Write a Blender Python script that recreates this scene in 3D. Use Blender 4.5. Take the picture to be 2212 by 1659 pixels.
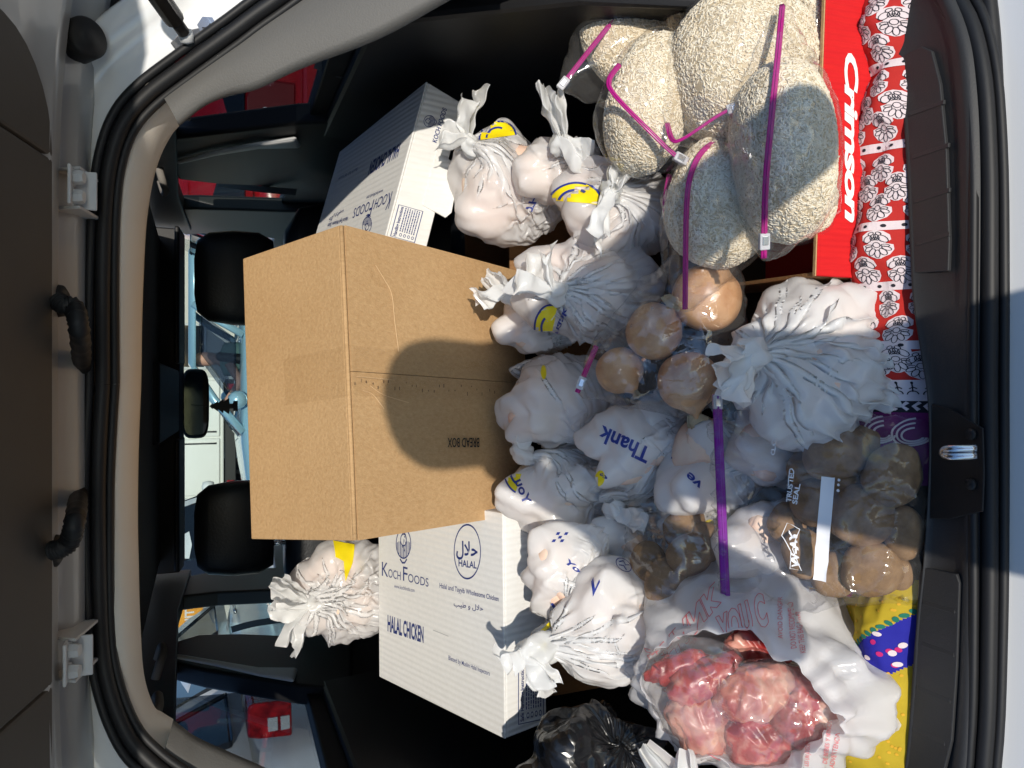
import bpy, bmesh, math, random
import numpy as np
from mathutils import Vector, Matrix, noise
from mathutils.bvhtree import BVHTree

for o in list(bpy.data.objects): bpy.data.objects.remove(o)
S = bpy.context.scene
COL = S.collection

# ---------------------------------------------------------------- camera
PITCH = math.radians(23.0)
F = np.array([0, math.cos(PITCH), -math.sin(PITCH)])
DN = np.array([0, -math.sin(PITCH), -math.cos(PITCH)])
XX = np.array([1.0, 0, 0])
CAM = np.array([0, 0, 1.58])
FP = 1661.0                                   # focal length in units of the 2212 px wide picture
cd = bpy.data.cameras.new('camera'); cam = bpy.data.objects.new('camera', cd); COL.objects.link(cam)
cd.sensor_width = 36; cd.lens = 36 * FP / 2212; cd.clip_start = .02; cd.clip_end = 3000
M3 = Matrix((Vector(DN), Vector(XX), Vector(-F))).transposed()   # phone held upright: picture's right is down
cam.matrix_world = Matrix.Translation(Vector(CAM)) @ M3.to_4x4()
S.camera = cam
S.render.resolution_x, S.render.resolution_y = 1024, 768

# ---------------------------------------------------------------- light
SUN_EL, SUN_AZ = math.radians(17.5), math.radians(4.0)      # azimuth: to the right of straight behind the camera
sun_from = Vector((math.sin(SUN_AZ) * math.cos(SUN_EL), -math.cos(SUN_AZ) * math.cos(SUN_EL), math.sin(SUN_EL)))
ld = bpy.data.lights.new('sun', 'SUN'); ld.energy = 3.4; ld.angle = math.radians(.53); ld.color = (1, .93, .82)
sl = bpy.data.objects.new('sun', ld); COL.objects.link(sl)
sl.rotation_euler = sun_from.to_track_quat('Z', 'Y').to_euler()
W = bpy.data.worlds.new('World'); S.world = W; W.use_nodes = True
wn = W.node_tree; wn.nodes.clear()
sk = wn.nodes.new('ShaderNodeTexSky'); sk.sky_type = 'NISHITA'; sk.sun_disc = False; sk.dust_density = .3; sk.ozone_density = 4.0; sk.air_density = 1.0
sk.sun_elevation = SUN_EL; sk.sun_rotation = math.atan2(sun_from.x, sun_from.y)
bg = wn.nodes.new('ShaderNodeBackground'); bg.inputs[1].default_value = .15
ow = wn.nodes.new('ShaderNodeOutputWorld')
wn.links.new(sk.outputs[0], bg.inputs[0]); wn.links.new(bg.outputs[0], ow.inputs[0])
S.view_settings.view_transform = 'Standard'; S.view_settings.look = 'None'
S.view_settings.exposure = 0.25; S.view_settings.gamma = 1.0
S.cycles.max_bounces = 10; S.cycles.transparent_max_bounces = 24

# ---------------------------------------------------------------- helpers
def ray(x, y): return F + (x - 1106) / FP * DN + (829.5 - y) / FP * XX
def at(x, y, D): return CAM + D * ray(x, y)
def on_plane(x, y, p0, n):
    d = ray(x, y); n = np.asarray(n, float); t = ((np.asarray(p0, float) - CAM) @ n) / (d @ n); return CAM + t * d
def at_y(x, y, Y): return on_plane(x, y, (0, Y, 0), (0, 1, 0))
def at_z(x, y, Z): return on_plane(x, y, (0, 0, Z), (0, 0, 1))
def at_x(x, y, Xv): return on_plane(x, y, (Xv, 0, 0), (1, 0, 0))
def unit(v): v = np.asarray(v, float); return v / (np.linalg.norm(v) + 1e-12)
def rotm(a, b, c):
    Rz = np.array([[math.cos(a), -math.sin(a), 0], [math.sin(a), math.cos(a), 0], [0, 0, 1]])
    Rx = np.array([[1, 0, 0], [0, math.cos(b), -math.sin(b)], [0, math.sin(b), math.cos(b)]])
    Ry = np.array([[math.cos(c), 0, math.sin(c)], [0, 1, 0], [-math.sin(c), 0, math.cos(c)]])
    return Rz @ Rx @ Ry

def tag(o, label=None, cat=None, group=None, kind=None):
    if label: o['label'] = label
    if cat: o['category'] = cat
    if group: o['group'] = group
    if kind: o['kind'] = kind
    return o
def empty(name, loc, label=None, cat=None, group=None):
    o = bpy.data.objects.new(name, None); COL.objects.link(o); o.location = Vector(loc); o.empty_display_size = .05
    return tag(o, label, cat, group)
def link(name, me, mat=None, parent=None, smooth=True):
    o = bpy.data.objects.new(name, me); COL.objects.link(o)
    if mat is not None and not me.materials: me.materials.append(mat)
    if smooth and len(me.polygons): me.polygons.foreach_set('use_smooth', [True] * len(me.polygons))
    if parent is not None:
        o.parent = parent; o.matrix_parent_inverse = world_of(parent).inverted()
    return o
def world_of(o):
    m = o.matrix_basis.copy()
    if o.parent is not None: m = world_of(o.parent) @ o.matrix_parent_inverse @ m
    return m

class MB:
    def __init__(s): s.v = []; s.f = []
    def add(s, vs, fs):
        b = len(s.v); s.v += [tuple(map(float, v)) for v in vs]; s.f += [tuple(i + b for i in f) for f in fs]; return s
    def box(s, c, size, R=None):
        c = np.asarray(c, float); h = np.asarray(size, float) / 2; R = np.eye(3) if R is None else R
        vs = [c + R @ (h * np.array(q)) for q in ((-1,-1,-1),(1,-1,-1),(1,1,-1),(-1,1,-1),(-1,-1,1),(1,-1,1),(1,1,1),(-1,1,1))]
        return s.add(vs, [(0,3,2,1),(4,5,6,7),(0,1,5,4),(1,2,6,5),(2,3,7,6),(3,0,4,7)])
    def rings(s, R, closed=True, cap=True):
        n = len(R[0]); b = len(s.v)
        for r in R: s.v += [tuple(map(float, p)) for p in r]
        for i in range(len(R) - 1):
            for j in range(n if closed else n - 1):
                k = (j + 1) % n; s.f.append((b+i*n+j, b+i*n+k, b+(i+1)*n+k, b+(i+1)*n+j))
        if cap and closed:
            s.f.append(tuple(b + j for j in range(n))[::-1]); s.f.append(tuple(b + (len(R)-1)*n + j for j in range(n)))
        return s
    def tube(s, path, r, n=10, cap=True, up=(0, 0, 1), flat=1.0):
        P = [np.asarray(p, float) for p in path]; R = []
        rr = r if hasattr(r, '__len__') else [r] * len(P)
        pu = np.asarray(up, float)
        for i, p in enumerate(P):
            t = unit(P[min(i+1, len(P)-1)] - P[max(i-1, 0)])
            a = np.cross(t, pu)
            if np.linalg.norm(a) < 1e-4: a = np.cross(t, (1, 0, 0))
            a = unit(a); b_ = unit(np.cross(a, t)); pu = b_
            R.append([p + rr[i] * (math.cos(q) * a + flat * math.sin(q) * b_) for q in np.linspace(0, 2*math.pi, n, endpoint=False)])
        return s.rings(R, True, cap)
    def lathe(s, prof, c, axis=(0, 0, 1), n=24):
        ax = unit(axis); a = unit(np.cross(ax, (0.3, 1, .1))); b = np.cross(ax, a); c = np.asarray(c, float)
        return s.rings([[c + h*ax + max(r, 1e-4)*(math.cos(q)*a + math.sin(q)*b) for q in np.linspace(0, 2*math.pi, n, endpoint=False)] for r, h in prof])
    def grid(s, P):
        P = np.asarray(P); n, m = P.shape[:2]; b = len(s.v)
        s.v += [tuple(map(float, p)) for p in P.reshape(-1, 3)]
        s.f += [(b+i*m+j, b+i*m+j+1, b+(i+1)*m+j+1, b+(i+1)*m+j) for i in range(n-1) for j in range(m-1)]
        return s
    def prism(s, poly, d):
        n = len(poly); d = np.asarray(d, float); P = [np.asarray(p, float) for p in poly]; b = len(s.v)
        s.v += [tuple(map(float, p)) for p in P] + [tuple(map(float, p + d)) for p in P]
        s.f += [tuple(range(b, b+n))[::-1], tuple(range(b+n, b+2*n))] + [(b+i, b+(i+1) % n, b+n+(i+1) % n, b+n+i) for i in range(n)]
        return s
    def mesh(s, name):
        me = bpy.data.meshes.new(name); me.from_pydata(s.v, [], s.f); me.update(); return me
    def build(s, name, mat, parent=None, smooth=False, bevel=0, subsurf=0, seg=2):
        me = s.mesh(name)
        bm = bmesh.new(); bm.from_mesh(me); bmesh.ops.recalc_face_normals(bm, faces=bm.faces)
        if bevel: 
            es = [e for e in bm.edges if len(e.link_faces) == 2 and e.calc_face_angle(0) > .5]
            bmesh.ops.bevel(bm, geom=es, offset=bevel, segments=seg, affect='EDGES', profile=.5)
        bm.to_mesh(me); bm.free()
        o = link(name, me, mat, parent, smooth)
        if subsurf:
            md = o.modifiers.new('ss', 'SUBSURF'); md.levels = md.render_levels = subsurf
        return o

def catmull(P, n):
    P = np.asarray(P, float); m = len(P); t = np.linspace(0, m - 1, n); out = []
    for q in t:
        i = min(int(q), m - 2); u = q - i
        p0, p1, p2, p3 = P[max(i-1, 0)], P[i], P[i+1], P[min(i+2, m-1)]
        out.append(.5 * (2*p1 + (p2-p0)*u + (2*p0-5*p1+4*p2-p3)*u*u + (3*p1-p0-3*p2+p3)*u**3))
    return np.array(out)

# ---------------------------------------------------------------- materials
def nt(name):
    m = bpy.data.materials.new(name); m.use_nodes = True; t = m.node_tree
    return m, t, t.nodes, t.links, t.nodes['Principled BSDF'], t.nodes['Material Output']
def coords(N, L, scale=(1, 1, 1), obj=True):
    tc = N.new('ShaderNodeTexCoord'); mp = N.new('ShaderNodeMapping'); mp.inputs['Scale'].default_value = scale
    L.new(tc.outputs['Object'], mp.inputs['Vector']); return mp.outputs[0]
def pmat(name, col, rough=.5, metal=0., spec=.5, bump=None, var=None, coat=0., scale=(1, 1, 1), rvar=None, trans=0., ior=1.45, alpha=1.):
    m, t, N, L, b, o = nt(name)
    b.inputs['Base Color'].default_value = (*col, 1); b.inputs['Roughness'].default_value = rough
    b.inputs['Metallic'].default_value = metal; b.inputs['Specular IOR Level'].default_value = spec
    b.inputs['Coat Weight'].default_value = coat; b.inputs['IOR'].default_value = ior
    if trans: b.inputs['Transmission Weight'].default_value = trans
    c = coords(N, L, scale) if (bump or var or rvar) else None
    if var:
        sc, amt, col2 = var
        n = N.new('ShaderNodeTexNoise'); n.inputs['Scale'].default_value = sc; n.inputs['Detail'].default_value = 6; n.inputs['Roughness'].default_value = .65
        L.new(c, n.inputs['Vector'])
        r = N.new('ShaderNodeMapRange'); r.inputs[1].default_value = .35; r.inputs[2].default_value = .65; r.inputs[4].default_value = amt
        L.new(n.outputs[0], r.inputs[0])
        x = N.new('ShaderNodeMix'); x.data_type = 'RGBA'; x.inputs[6].default_value = (*col, 1); x.inputs[7].default_value = (*col2, 1)
        L.new(r.outputs[0], x.inputs[0]); L.new(x.outputs[2], b.inputs['Base Color'])
    if rvar:
        n = N.new('ShaderNodeTexNoise'); n.inputs['Scale'].default_value = rvar[0]; n.inputs['Detail'].default_value = 4; L.new(c, n.inputs['Vector'])
        r = N.new('ShaderNodeMapRange'); r.inputs[1].default_value = .3; r.inputs[2].default_value = .7; r.inputs[3].default_value = rvar[1]; r.inputs[4].default_value = rvar[2]
        L.new(n.outputs[0], r.inputs[0]); L.new(r.outputs[0], b.inputs['Roughness'])
    if bump:
        sc, st, ds = bump
        n = N.new('ShaderNodeTexNoise'); n.inputs['Scale'].default_value = sc; n.inputs['Detail'].default_value = 5; L.new(c, n.inputs['Vector'])
        bp = N.new('ShaderNodeBump'); bp.inputs['Strength'].default_value = st; bp.inputs['Distance'].default_value = ds
        L.new(n.outputs[0], bp.inputs['Height']); L.new(bp.outputs[0], b.inputs['Normal'])
    return m
def crinkle(N, L, vec, sc, strength, dist):
    """creases of thin plastic: warped Voronoi cells of two sizes"""
    nz = N.new('ShaderNodeTexNoise'); nz.inputs['Scale'].default_value = sc * .6; nz.inputs['Detail'].default_value = 3; L.new(vec, nz.inputs['Vector'])
    sub = N.new('ShaderNodeVectorMath'); sub.operation = 'SCALE'; sub.inputs['Scale'].default_value = 1.3 / sc; L.new(nz.outputs['Color'], sub.inputs[0])
    ad = N.new('ShaderNodeVectorMath'); L.new(vec, ad.inputs[0]); L.new(sub.outputs[0], ad.inputs[1])
    v1 = N.new('ShaderNodeTexVoronoi'); v1.inputs['Scale'].default_value = sc; L.new(ad.outputs[0], v1.inputs['Vector'])
    v2 = N.new('ShaderNodeTexVoronoi'); v2.inputs['Scale'].default_value = sc * 2.6; L.new(ad.outputs[0], v2.inputs['Vector'])
    m = N.new('ShaderNodeMath'); m.operation = 'MULTIPLY_ADD'; m.inputs[1].default_value = .38; L.new(v2.outputs['Distance'], m.inputs[0]); L.new(v1.outputs['Distance'], m.inputs[2])
    bp = N.new('ShaderNodeBump'); bp.inputs['Strength'].default_value = strength; bp.inputs['Distance'].default_value = dist; L.new(m.outputs[0], bp.inputs['Height'])
    return bp.outputs[0]
def plastic_film(name, col, through=.1, translucent=.25, rough=.32, sc=22, strength=.35, dist=.006):
    m, t, N, L, b, o = nt(name); c = coords(N, L)
    nrm = crinkle(N, L, c, sc, strength, dist)
    b.inputs['Base Color'].default_value = (*col, 1); b.inputs['Roughness'].default_value = rough; L.new(nrm, b.inputs['Normal'])
    tr = N.new('ShaderNodeBsdfTranslucent'); tr.inputs[0].default_value = (*col, 1); L.new(nrm, tr.inputs['Normal'])
    m1 = N.new('ShaderNodeMixShader'); m1.inputs[0].default_value = translucent; L.new(b.outputs[0], m1.inputs[1]); L.new(tr.outputs[0], m1.inputs[2])
    tp = N.new('ShaderNodeBsdfTransparent'); m2 = N.new('ShaderNodeMixShader'); m2.inputs[0].default_value = through
    L.new(m1.outputs[0], m2.inputs[1]); L.new(tp.outputs[0], m2.inputs[2]); L.new(m2.outputs[0], o.inputs[0]); return m
def edge_reflect(N, L, nrm, base, k):
    """Schlick reflectance that is the same from both sides of a thin sheet"""
    lw = N.new('ShaderNodeLayerWeight'); lw.inputs[0].default_value = .5
    if nrm is not None: L.new(nrm, lw.inputs['Normal'])
    p = N.new('ShaderNodeMath'); p.operation = 'POWER'; p.inputs[1].default_value = 4.; L.new(lw.outputs['Facing'], p.inputs[0])
    q = N.new('ShaderNodeMath'); q.operation = 'MULTIPLY_ADD'; q.inputs[1].default_value = k; q.inputs[2].default_value = base; q.use_clamp = True; L.new(p.outputs[0], q.inputs[0]); return q.outputs[0]
def clear_film(name, tint=(.97, .97, .97), haze=.05, refl=.12, rough=.12, sc=26, strength=.5, dist=.006):
    m, t, N, L, b, o = nt(name); N.remove(b); c = coords(N, L); nrm = crinkle(N, L, c, sc, strength, dist)
    tp = N.new('ShaderNodeBsdfTransparent'); tp.inputs[0].default_value = (*tint, 1)
    df = N.new('ShaderNodeBsdfDiffuse'); df.inputs[0].default_value = (.85, .85, .86, 1); L.new(nrm, df.inputs['Normal'])
    gl = N.new('ShaderNodeBsdfGlossy'); gl.inputs['Roughness'].default_value = rough; L.new(nrm, gl.inputs['Normal'])
    mu = edge_reflect(N, L, nrm, refl, .45)
    m1 = N.new('ShaderNodeMixShader'); m1.inputs[0].default_value = haze; L.new(tp.outputs[0], m1.inputs[1]); L.new(df.outputs[0], m1.inputs[2])
    m2 = N.new('ShaderNodeMixShader'); L.new(mu, m2.inputs[0]); L.new(m1.outputs[0], m2.inputs[1]); L.new(gl.outputs[0], m2.inputs[2])
    L.new(m2.outputs[0], o.inputs[0]); return m
def glass_mat(name, tint, refl=.06):
    m, t, N, L, b, o = nt(name); N.remove(b)
    tp = N.new('ShaderNodeBsdfTransparent'); tp.inputs[0].default_value = (*tint, 1)
    gl = N.new('ShaderNodeBsdfGlossy'); gl.inputs['Roughness'].default_value = .01
    fr = edge_reflect(N, L, None, .04, .6)
    m1 = N.new('ShaderNodeMixShader'); L.new(fr, m1.inputs[0]); L.new(tp.outputs[0], m1.inputs[1]); L.new(gl.outputs[0], m1.inputs[2])
    L.new(m1.outputs[0], o.inputs[0]); return m

def cardboard(name, col, dark, grain=1.0, ridges=0.):
    m, t, N, L, b, o = nt(name); c = coords(N, L, (70 * grain, 70 * grain, 9 * grain)); c2 = coords(N, L)
    n = N.new('ShaderNodeTexNoise'); n.inputs['Scale'].default_value = 3.; n.inputs['Detail'].default_value = 5; n.inputs['Roughness'].default_value = .7; L.new(c, n.inputs['Vector'])
    n2 = N.new('ShaderNodeTexNoise'); n2.inputs['Scale'].default_value = 5.; n2.inputs['Detail'].default_value = 4; L.new(c2, n2.inputs['Vector'])
    ad = N.new('ShaderNodeMath'); ad.operation = 'MULTIPLY_ADD'; ad.inputs[1].default_value = .45; L.new(n2.outputs[0], ad.inputs[0]); L.new(n.outputs[0], ad.inputs[2])
    r = N.new('ShaderNodeMapRange'); r.inputs[1].default_value = .5; r.inputs[2].default_value = .95; L.new(ad.outputs[0], r.inputs[0])
    x = N.new('ShaderNodeMix'); x.data_type = 'RGBA'; x.inputs[6].default_value = (*col, 1); x.inputs[7].default_value = (*dark, 1)
    L.new(r.outputs[0], x.inputs[0]); L.new(x.outputs[2], b.inputs['Base Color']); b.inputs['Roughness'].default_value = .75; b.inputs['Specular IOR Level'].default_value = .25
    bp = N.new('ShaderNodeBump'); bp.inputs['Strength'].default_value = .45; bp.inputs['Distance'].default_value = .003
    if ridges:
        w = N.new('ShaderNodeTexWave'); w.inputs['Scale'].default_value = ridges; w.inputs['Distortion'].default_value = .6; w.inputs['Detail'].default_value = 2; L.new(c2, w.inputs['Vector']); 
        mm = N.new('ShaderNodeMath'); mm.operation = 'MULTIPLY_ADD'; mm.inputs[1].default_value = .6; L.new(w.outputs['Fac'], mm.inputs[0]); L.new(n2.outputs[0], mm.inputs[2]); L.new(mm.outputs[0], bp.inputs['Height'])
    else: L.new(ad.outputs[0], bp.inputs['Height'])
    L.new(bp.outputs[0], b.inputs['Normal']); return m

MAT = dict(
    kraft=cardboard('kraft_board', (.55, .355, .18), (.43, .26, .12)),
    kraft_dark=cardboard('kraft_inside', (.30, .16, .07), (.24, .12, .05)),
    white_board=cardboard('white_board', (.80, .79, .76), (.74, .73, .70), .5, 28.),
    red_board=cardboard('red_board', (.62, .012, .012), (.55, .008, .012), .5, 40.),
    navy=pmat('navy_ink', (.012, .03, .17), .5),
    black_ink=pmat('black_ink', (.012, .012, .013), .6),
    blue_ink=pmat('blue_ink', (.02, .04, .25), .4),
    white_ink=pmat('white_ink', (.82, .80, .78), .5),
    yellow_ink=pmat('yellow_ink', (.86, .68, .01), .35),
    pink_ink=pmat('pink_ink', (.75, .18, .20), .45),
    bag=plastic_film('white_carrier_film', (.90, .895, .89), .07, .40, .2, 22, .2, .006),
    bag_pink=plastic_film('thin_white_film', (.91, .90, .895), .25, .40, .18, 22, .2, .006),
    knot=plastic_film('gathered_white_film', (.92, .92, .91), .05, .42, .25, 30, .25, .005),
    black_bag=plastic_film('black_bin_film', (.008, .008, .009), .0, .0, .24, 16, .8, .012),
    film=clear_film('clear_zip_film', haze=.035, refl=.10, rough=.08, strength=.7, sc=14, dist=.008),
    film_milky=clear_film('milky_zip_film', (.93, .94, .96), haze=.22, refl=.08, rough=.2, strength=.35, sc=18),
    zip=pmat('magenta_zip', (.42, .012, .20), .28, spec=.5),
    slider=pmat('clear_slider', (.72, .72, .74), .25, trans=.3),
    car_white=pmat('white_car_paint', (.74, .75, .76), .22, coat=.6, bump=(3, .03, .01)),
    shaded_tailgate_paint=pmat('shaded_tailgate_paint', (.33, .34, .35), .3, coat=.4, bump=(4, .05, .01), var=(6, .5, (.28, .29, .30))),  # white body paint darkened to grey: shade under the raised gate is in the colour
    dark_trim=pmat('dark_grey_trim', (.025, .025, .026), .55, bump=(420, .25, .0012)),
    gate_trim=pmat('brown_grey_trim', (.062, .055, .049), .7, bump=(500, .2, .001), var=(4, .4, (.075, .068, .06))),
    black_trim=pmat('black_trim', (.007, .007, .008), .5, bump=(300, .15, .001)),
    grey_trim=pmat('grey_pillar_trim', (.095, .092, .087), .6, bump=(420, .3, .0015)),
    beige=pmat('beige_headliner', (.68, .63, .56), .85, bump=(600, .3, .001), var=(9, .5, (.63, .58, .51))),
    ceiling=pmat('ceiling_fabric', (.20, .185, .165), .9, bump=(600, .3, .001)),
    rubber=pmat('black_rubber', (.008, .008, .009), .55, bump=(60, .1, .002)),
    leather=pmat('black_leather', (.010, .011, .013), .42, bump=(160, .3, .002)),
    steel=pmat('bright_steel', (.62, .62, .64), .25, 1.0, bump=(30, .1, .002)),
    grey_metal=pmat('grey_painted_metal', (.52, .53, .54), .4, bump=(40, .1, .002)),
    glass=glass_mat('clear_car_glass', (.82, .88, .86)),
    dark_glass=glass_mat('tinted_glass', (.42, .46, .5)),
    asphalt=pmat('concrete', (.15, .15, .15), .9, bump=(180, .5, .004), var=(3, .7, (.11, .11, .112))),
)
# ================================================================ ground and far setting
g = MB(); g.grid([[(x, y, 0) for x in np.linspace(-400, 400, 9)] for y in np.linspace(-300, 600, 10)])
tag(g.build('ground', MAT['asphalt']), 'grey asphalt of the car park', kind='structure')

# ================================================================ the car the goods are loaded in
CX = -.06
OP0, OPN = (0, 1.15, 1.677), (0, 1, -.5)               # plane of the tailgate opening
TG0, TGN = (0, 1.15, 1.705), (0, .25, 1)               # inner face of the raised tailgate
def op(x, y, off=0.): return on_plane(x, y, (0, 1.15 + off, 1.677), OPN)
def tg(x, y, off=0.): return on_plane(x, y, (0, 1.15, 1.705 + off), TGN)
car = empty('car', (CX, 2.0, 0), 'white car with its tailgate raised, cargo area full of boxes and bags', 'car')

# --- weather seal round the opening
seal_px = [(222,830),(222,600),(228,430),(243,330),(272,258),(320,203),(400,142),(500,70),(585,8),(760,-100),(1100,-200),(1500,-235),(1800,-190),(1960,-110),(2070,0),(2118,130),(2135,330),(2137,600),(2136,830),(2137,1100),(2136,1350),(2128,1600),(2100,1740),(1980,1850),(1600,1905),(1100,1880),(700,1810),(470,1735),(385,1690),(325,1645),(277,1590),(237,1490),(218,1370),(212,1106),(215,960)]
def open_pt(x, y):
    if x > 1900: return at_z(x, y, .71)
    return op(x, y)
sp = [open_pt(*q) for q in seal_px]; sp.append(sp[0]); sp = catmull(sp, 150)
cen = sp.mean(0)
MB().tube(sp, .0095, 10, cap=False).build('weather_seal', MAT['rubber'], car, True)
outw = np.array([unit((p - cen) * (1, .35, 1)) for p in sp])
MB().tube(sp + outw * .016 + np.array([0, -.004, .0]), .006, 8, cap=False).build('seal_lip', MAT['rubber'], car, True)
MB().tube(sp - outw * .014 + np.array([0, .008, 0]), .006, 8, cap=False).build('seal_flap', MAT['rubber'], car, True)
# painted flange outside the seal (shut face of the body)
fl = np.array([[p + o * .022 + (0, .012, 0), p + o * .05 + (0, .03, 0), p + o * .075 + (0, .02, 0), p + o * .10 + (0, -.01, .0), p + o * .13 + (0, .05, 0), p + o * .16 + (0, .16, 0)] for p, o in zip(sp, outw)])
upper = [i for i in range(150) if sp[i][2] > .80]
k0 = [i for i in upper if i < 75]; k1 = [i for i in upper if i >= 75]
for ks in (k0, k1):
    MB().grid(fl[ks]).build('body_flange', MAT['car_white'], car, True)

# --- sill: inner edge, scuff plate, ribs, latch
inner_px = [(1860,-90),(1900,0),(1925,60),(1940,150),(1951,300),(1960,480),(1968,640),(1985,760),(2000,860),(2003,1000),(1992,1200),(1977,1340),(1966,1500),(1950,1659),(1925,1760)]
outer_px = [(2010,-90),(2060,0),(2092,90),(2106,200),(2112,330),(2112,500),(2110,640),(2108,760),(2108,860),(2108,1000),(2108,1200),(2106,1340),(2103,1500),(2092,1659),(2070,1760)]
ia = catmull([at_z(*q, .730) for q in inner_px], 60); oa = catmull([at_z(*q, .722) for q in outer_px], 60)
rows = [ia + (0, .006, -.16), ia + (0, .004, -.03), ia + (0, .001, -.004), ia + (0, -.004, .0015), ia * .93 + oa * .07 + (0, 0, .001), ia * .8 + oa * .2 - (0, 0, .001), ia * .25 + oa * .75 - (0, 0, .001), ia * .12 + oa * .88 + (0, 0, .006), oa + (0, 0, .004), oa + (0, -.002, -.025)]
MB().grid(np.array(rows)).build('sill_trim', MAT['dark_trim'], car, True)
def sill_pt(px, py, dz=0.): return at_z(px, py, .7265 + dz)
def scuff(edge):
    P = [sill_pt(*q, .0035) for q in edge]
    MB().prism(P, (0, 0, -.006)).build('scuff_panel', MAT['dark_trim'], car, False, .0012)
scuff([(1948,122),(1990,100),(2012,110),(2030,180),(2044,330),(2050,520),(2048,585),(1975,590),(1968,480),(1960,320),(1950,180)])
scuff([(1978,1350),(1985,1240),(1995,1225),(2065,1240),(2072,1260),(2066,1440),(2055,1600),(2040,1659),(2030,1730),(1948,1730),(1958,1640),(1966,1510)])
for a, b in (((1962,252),(2038,225)),((1968,345),(2048,318)),((1974,440),(2050,415)),((1978,532),(2050,510)),((1992,1306),(2062,1326)),((1990,1395),(2060,1420)),((1978,1490),(2052,1520)),((1970,1580),(2040,1612)),((1960,1665),(2032,1698))):
    A, B = sill_pt(*a, .0045), sill_pt(*b, .0045); d = B - A
    MB().prism([A, B, B + (.006, 0, -.001), A + (.006, 0, -.001)], (0, 0, -.004)).build('scuff_rib', MAT['dark_trim'], car, False, .0008)
# latch recess and striker
rec = [(2012,872),(2055,885),(2122,925),(2125,1020),(2122,1105),(2050,1122),(2008,1120)]
MB().prism([sill_pt(*q, .0035) for q in rec], (0, 0, -.003)).build('latch_cover', MAT['black_trim'], car, False, .001)
hoop = [(2108,984),(2060,986),(2042,983),(2038,978),(2042,971),(2060,969),(2108,968)]
MB().tube(catmull([at_z(x, y, .738 + .022 * max(0, min(1, (2120 - x) / 60))) for x, y in hoop], 24), .0048, 8).build('striker', MAT['steel'], car, True)
for yy in (938, 1046): MB().lathe([(0, .004), (.006, .004), (.007, .002), (.007, 0)], sill_pt(2098, yy, .004), n=12).build('bolt', MAT['rubber'], car, True)
# bumper
bp = [(2150,-120),(2170,0),(2182,150),(2188,400),(2190,830),(2188,1300),(2180,1600),(2160,1780)]
ba = catmull([at_z(*q, .672) for q in bp], 50)
rows = [ba + (0, .05, .02), ba + (0, .012, .004), ba + (0, 0, 0), ba + (0, -.03, -.004), ba + (0, -.08, -.012), ba + (0, -.105, -.035), ba + (0, -.115, -.12), ba + (0, -.10, -.30), ba + (0, -.02, -.36)]
MB().grid(np.array(rows)).build('bumper', MAT['car_white'], car, True)
MB().tube(ba + (0, .012, .012), .010, 8, cap=False).build('lower_seal', MAT['rubber'], car, True)

# --- header band (pale headliner edge) along the top of the opening
ho_px = [(388,205),(350,205),(318,232),(290,270),(268,330),(252,430),(246,560),(244,700),(242,830),(240,960),(237,1106),(242,1230),(248,1339),(258,1473),(278,1555),(300,1600),(347,1640)]
hi_px = [(390,262),(389,270),(372,290),(348,335),(330,395),(317,480),(311,580),(307,700),(305,830),(300,960),(298,1106),(300,1230),(303,1339),(311,1456),(332,1523),(350,1538),(374,1553)]
ho = catmull([op(*q, .012) for q in ho_px], 70); hi = catmull([op(*q, .10) for q in hi_px], 70)
mid = (ho + hi) / 2
rows = [ho + (0, .02, .012), ho, ho * .75 + hi * .25 + (0, -.006, -.006), mid + (0, -.006, -.008), hi * .8 + ho * .2 + (0, -.002, -.005), hi, hi + (0, .03, .02)]
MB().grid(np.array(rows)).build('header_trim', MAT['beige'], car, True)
# --- rear pillar trims
def pillar(name, outer, innr, mat, dy=.10, x_in=0):
    a = catmull([op(*q, .012) for q in outer], 40); b = catmull([op(*q, dy) for q in innr], 40)
    rows = [a + (0, .03, 0), a, a * .8 + b * .2 + (0, -.008, 0), a * .5 + b * .5 + (0, -.010, 0), b * .85 + a * .15 + (0, -.006, 0), b, b + (x_in * .3, .02, .0), b + (x_in, .10, .0), b + (x_in * 1.6, .22, .0)]
    return MB().grid(np.array(rows)).build(name, mat, car, True)
pillar('rear_pillar_trim', [(349,206),(430,146),(510,85),(610,8),(780,-95),(1100,-190)], [(387,273),(440,231),(493,208),(553,194),(653,148),(820,84),(970,2),(1100,-70)], MAT['grey_trim'], .015, .09)
pillar('rear_pillar_trim', [(349,1637),(400,1680),(480,1725),(700,1790),(1100,1860)], [(374,1555),(393,1569),(433,1596),(547,1646),(720,1720),(1100,1800)], MAT['grey_trim'], .06, -.07)

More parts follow.
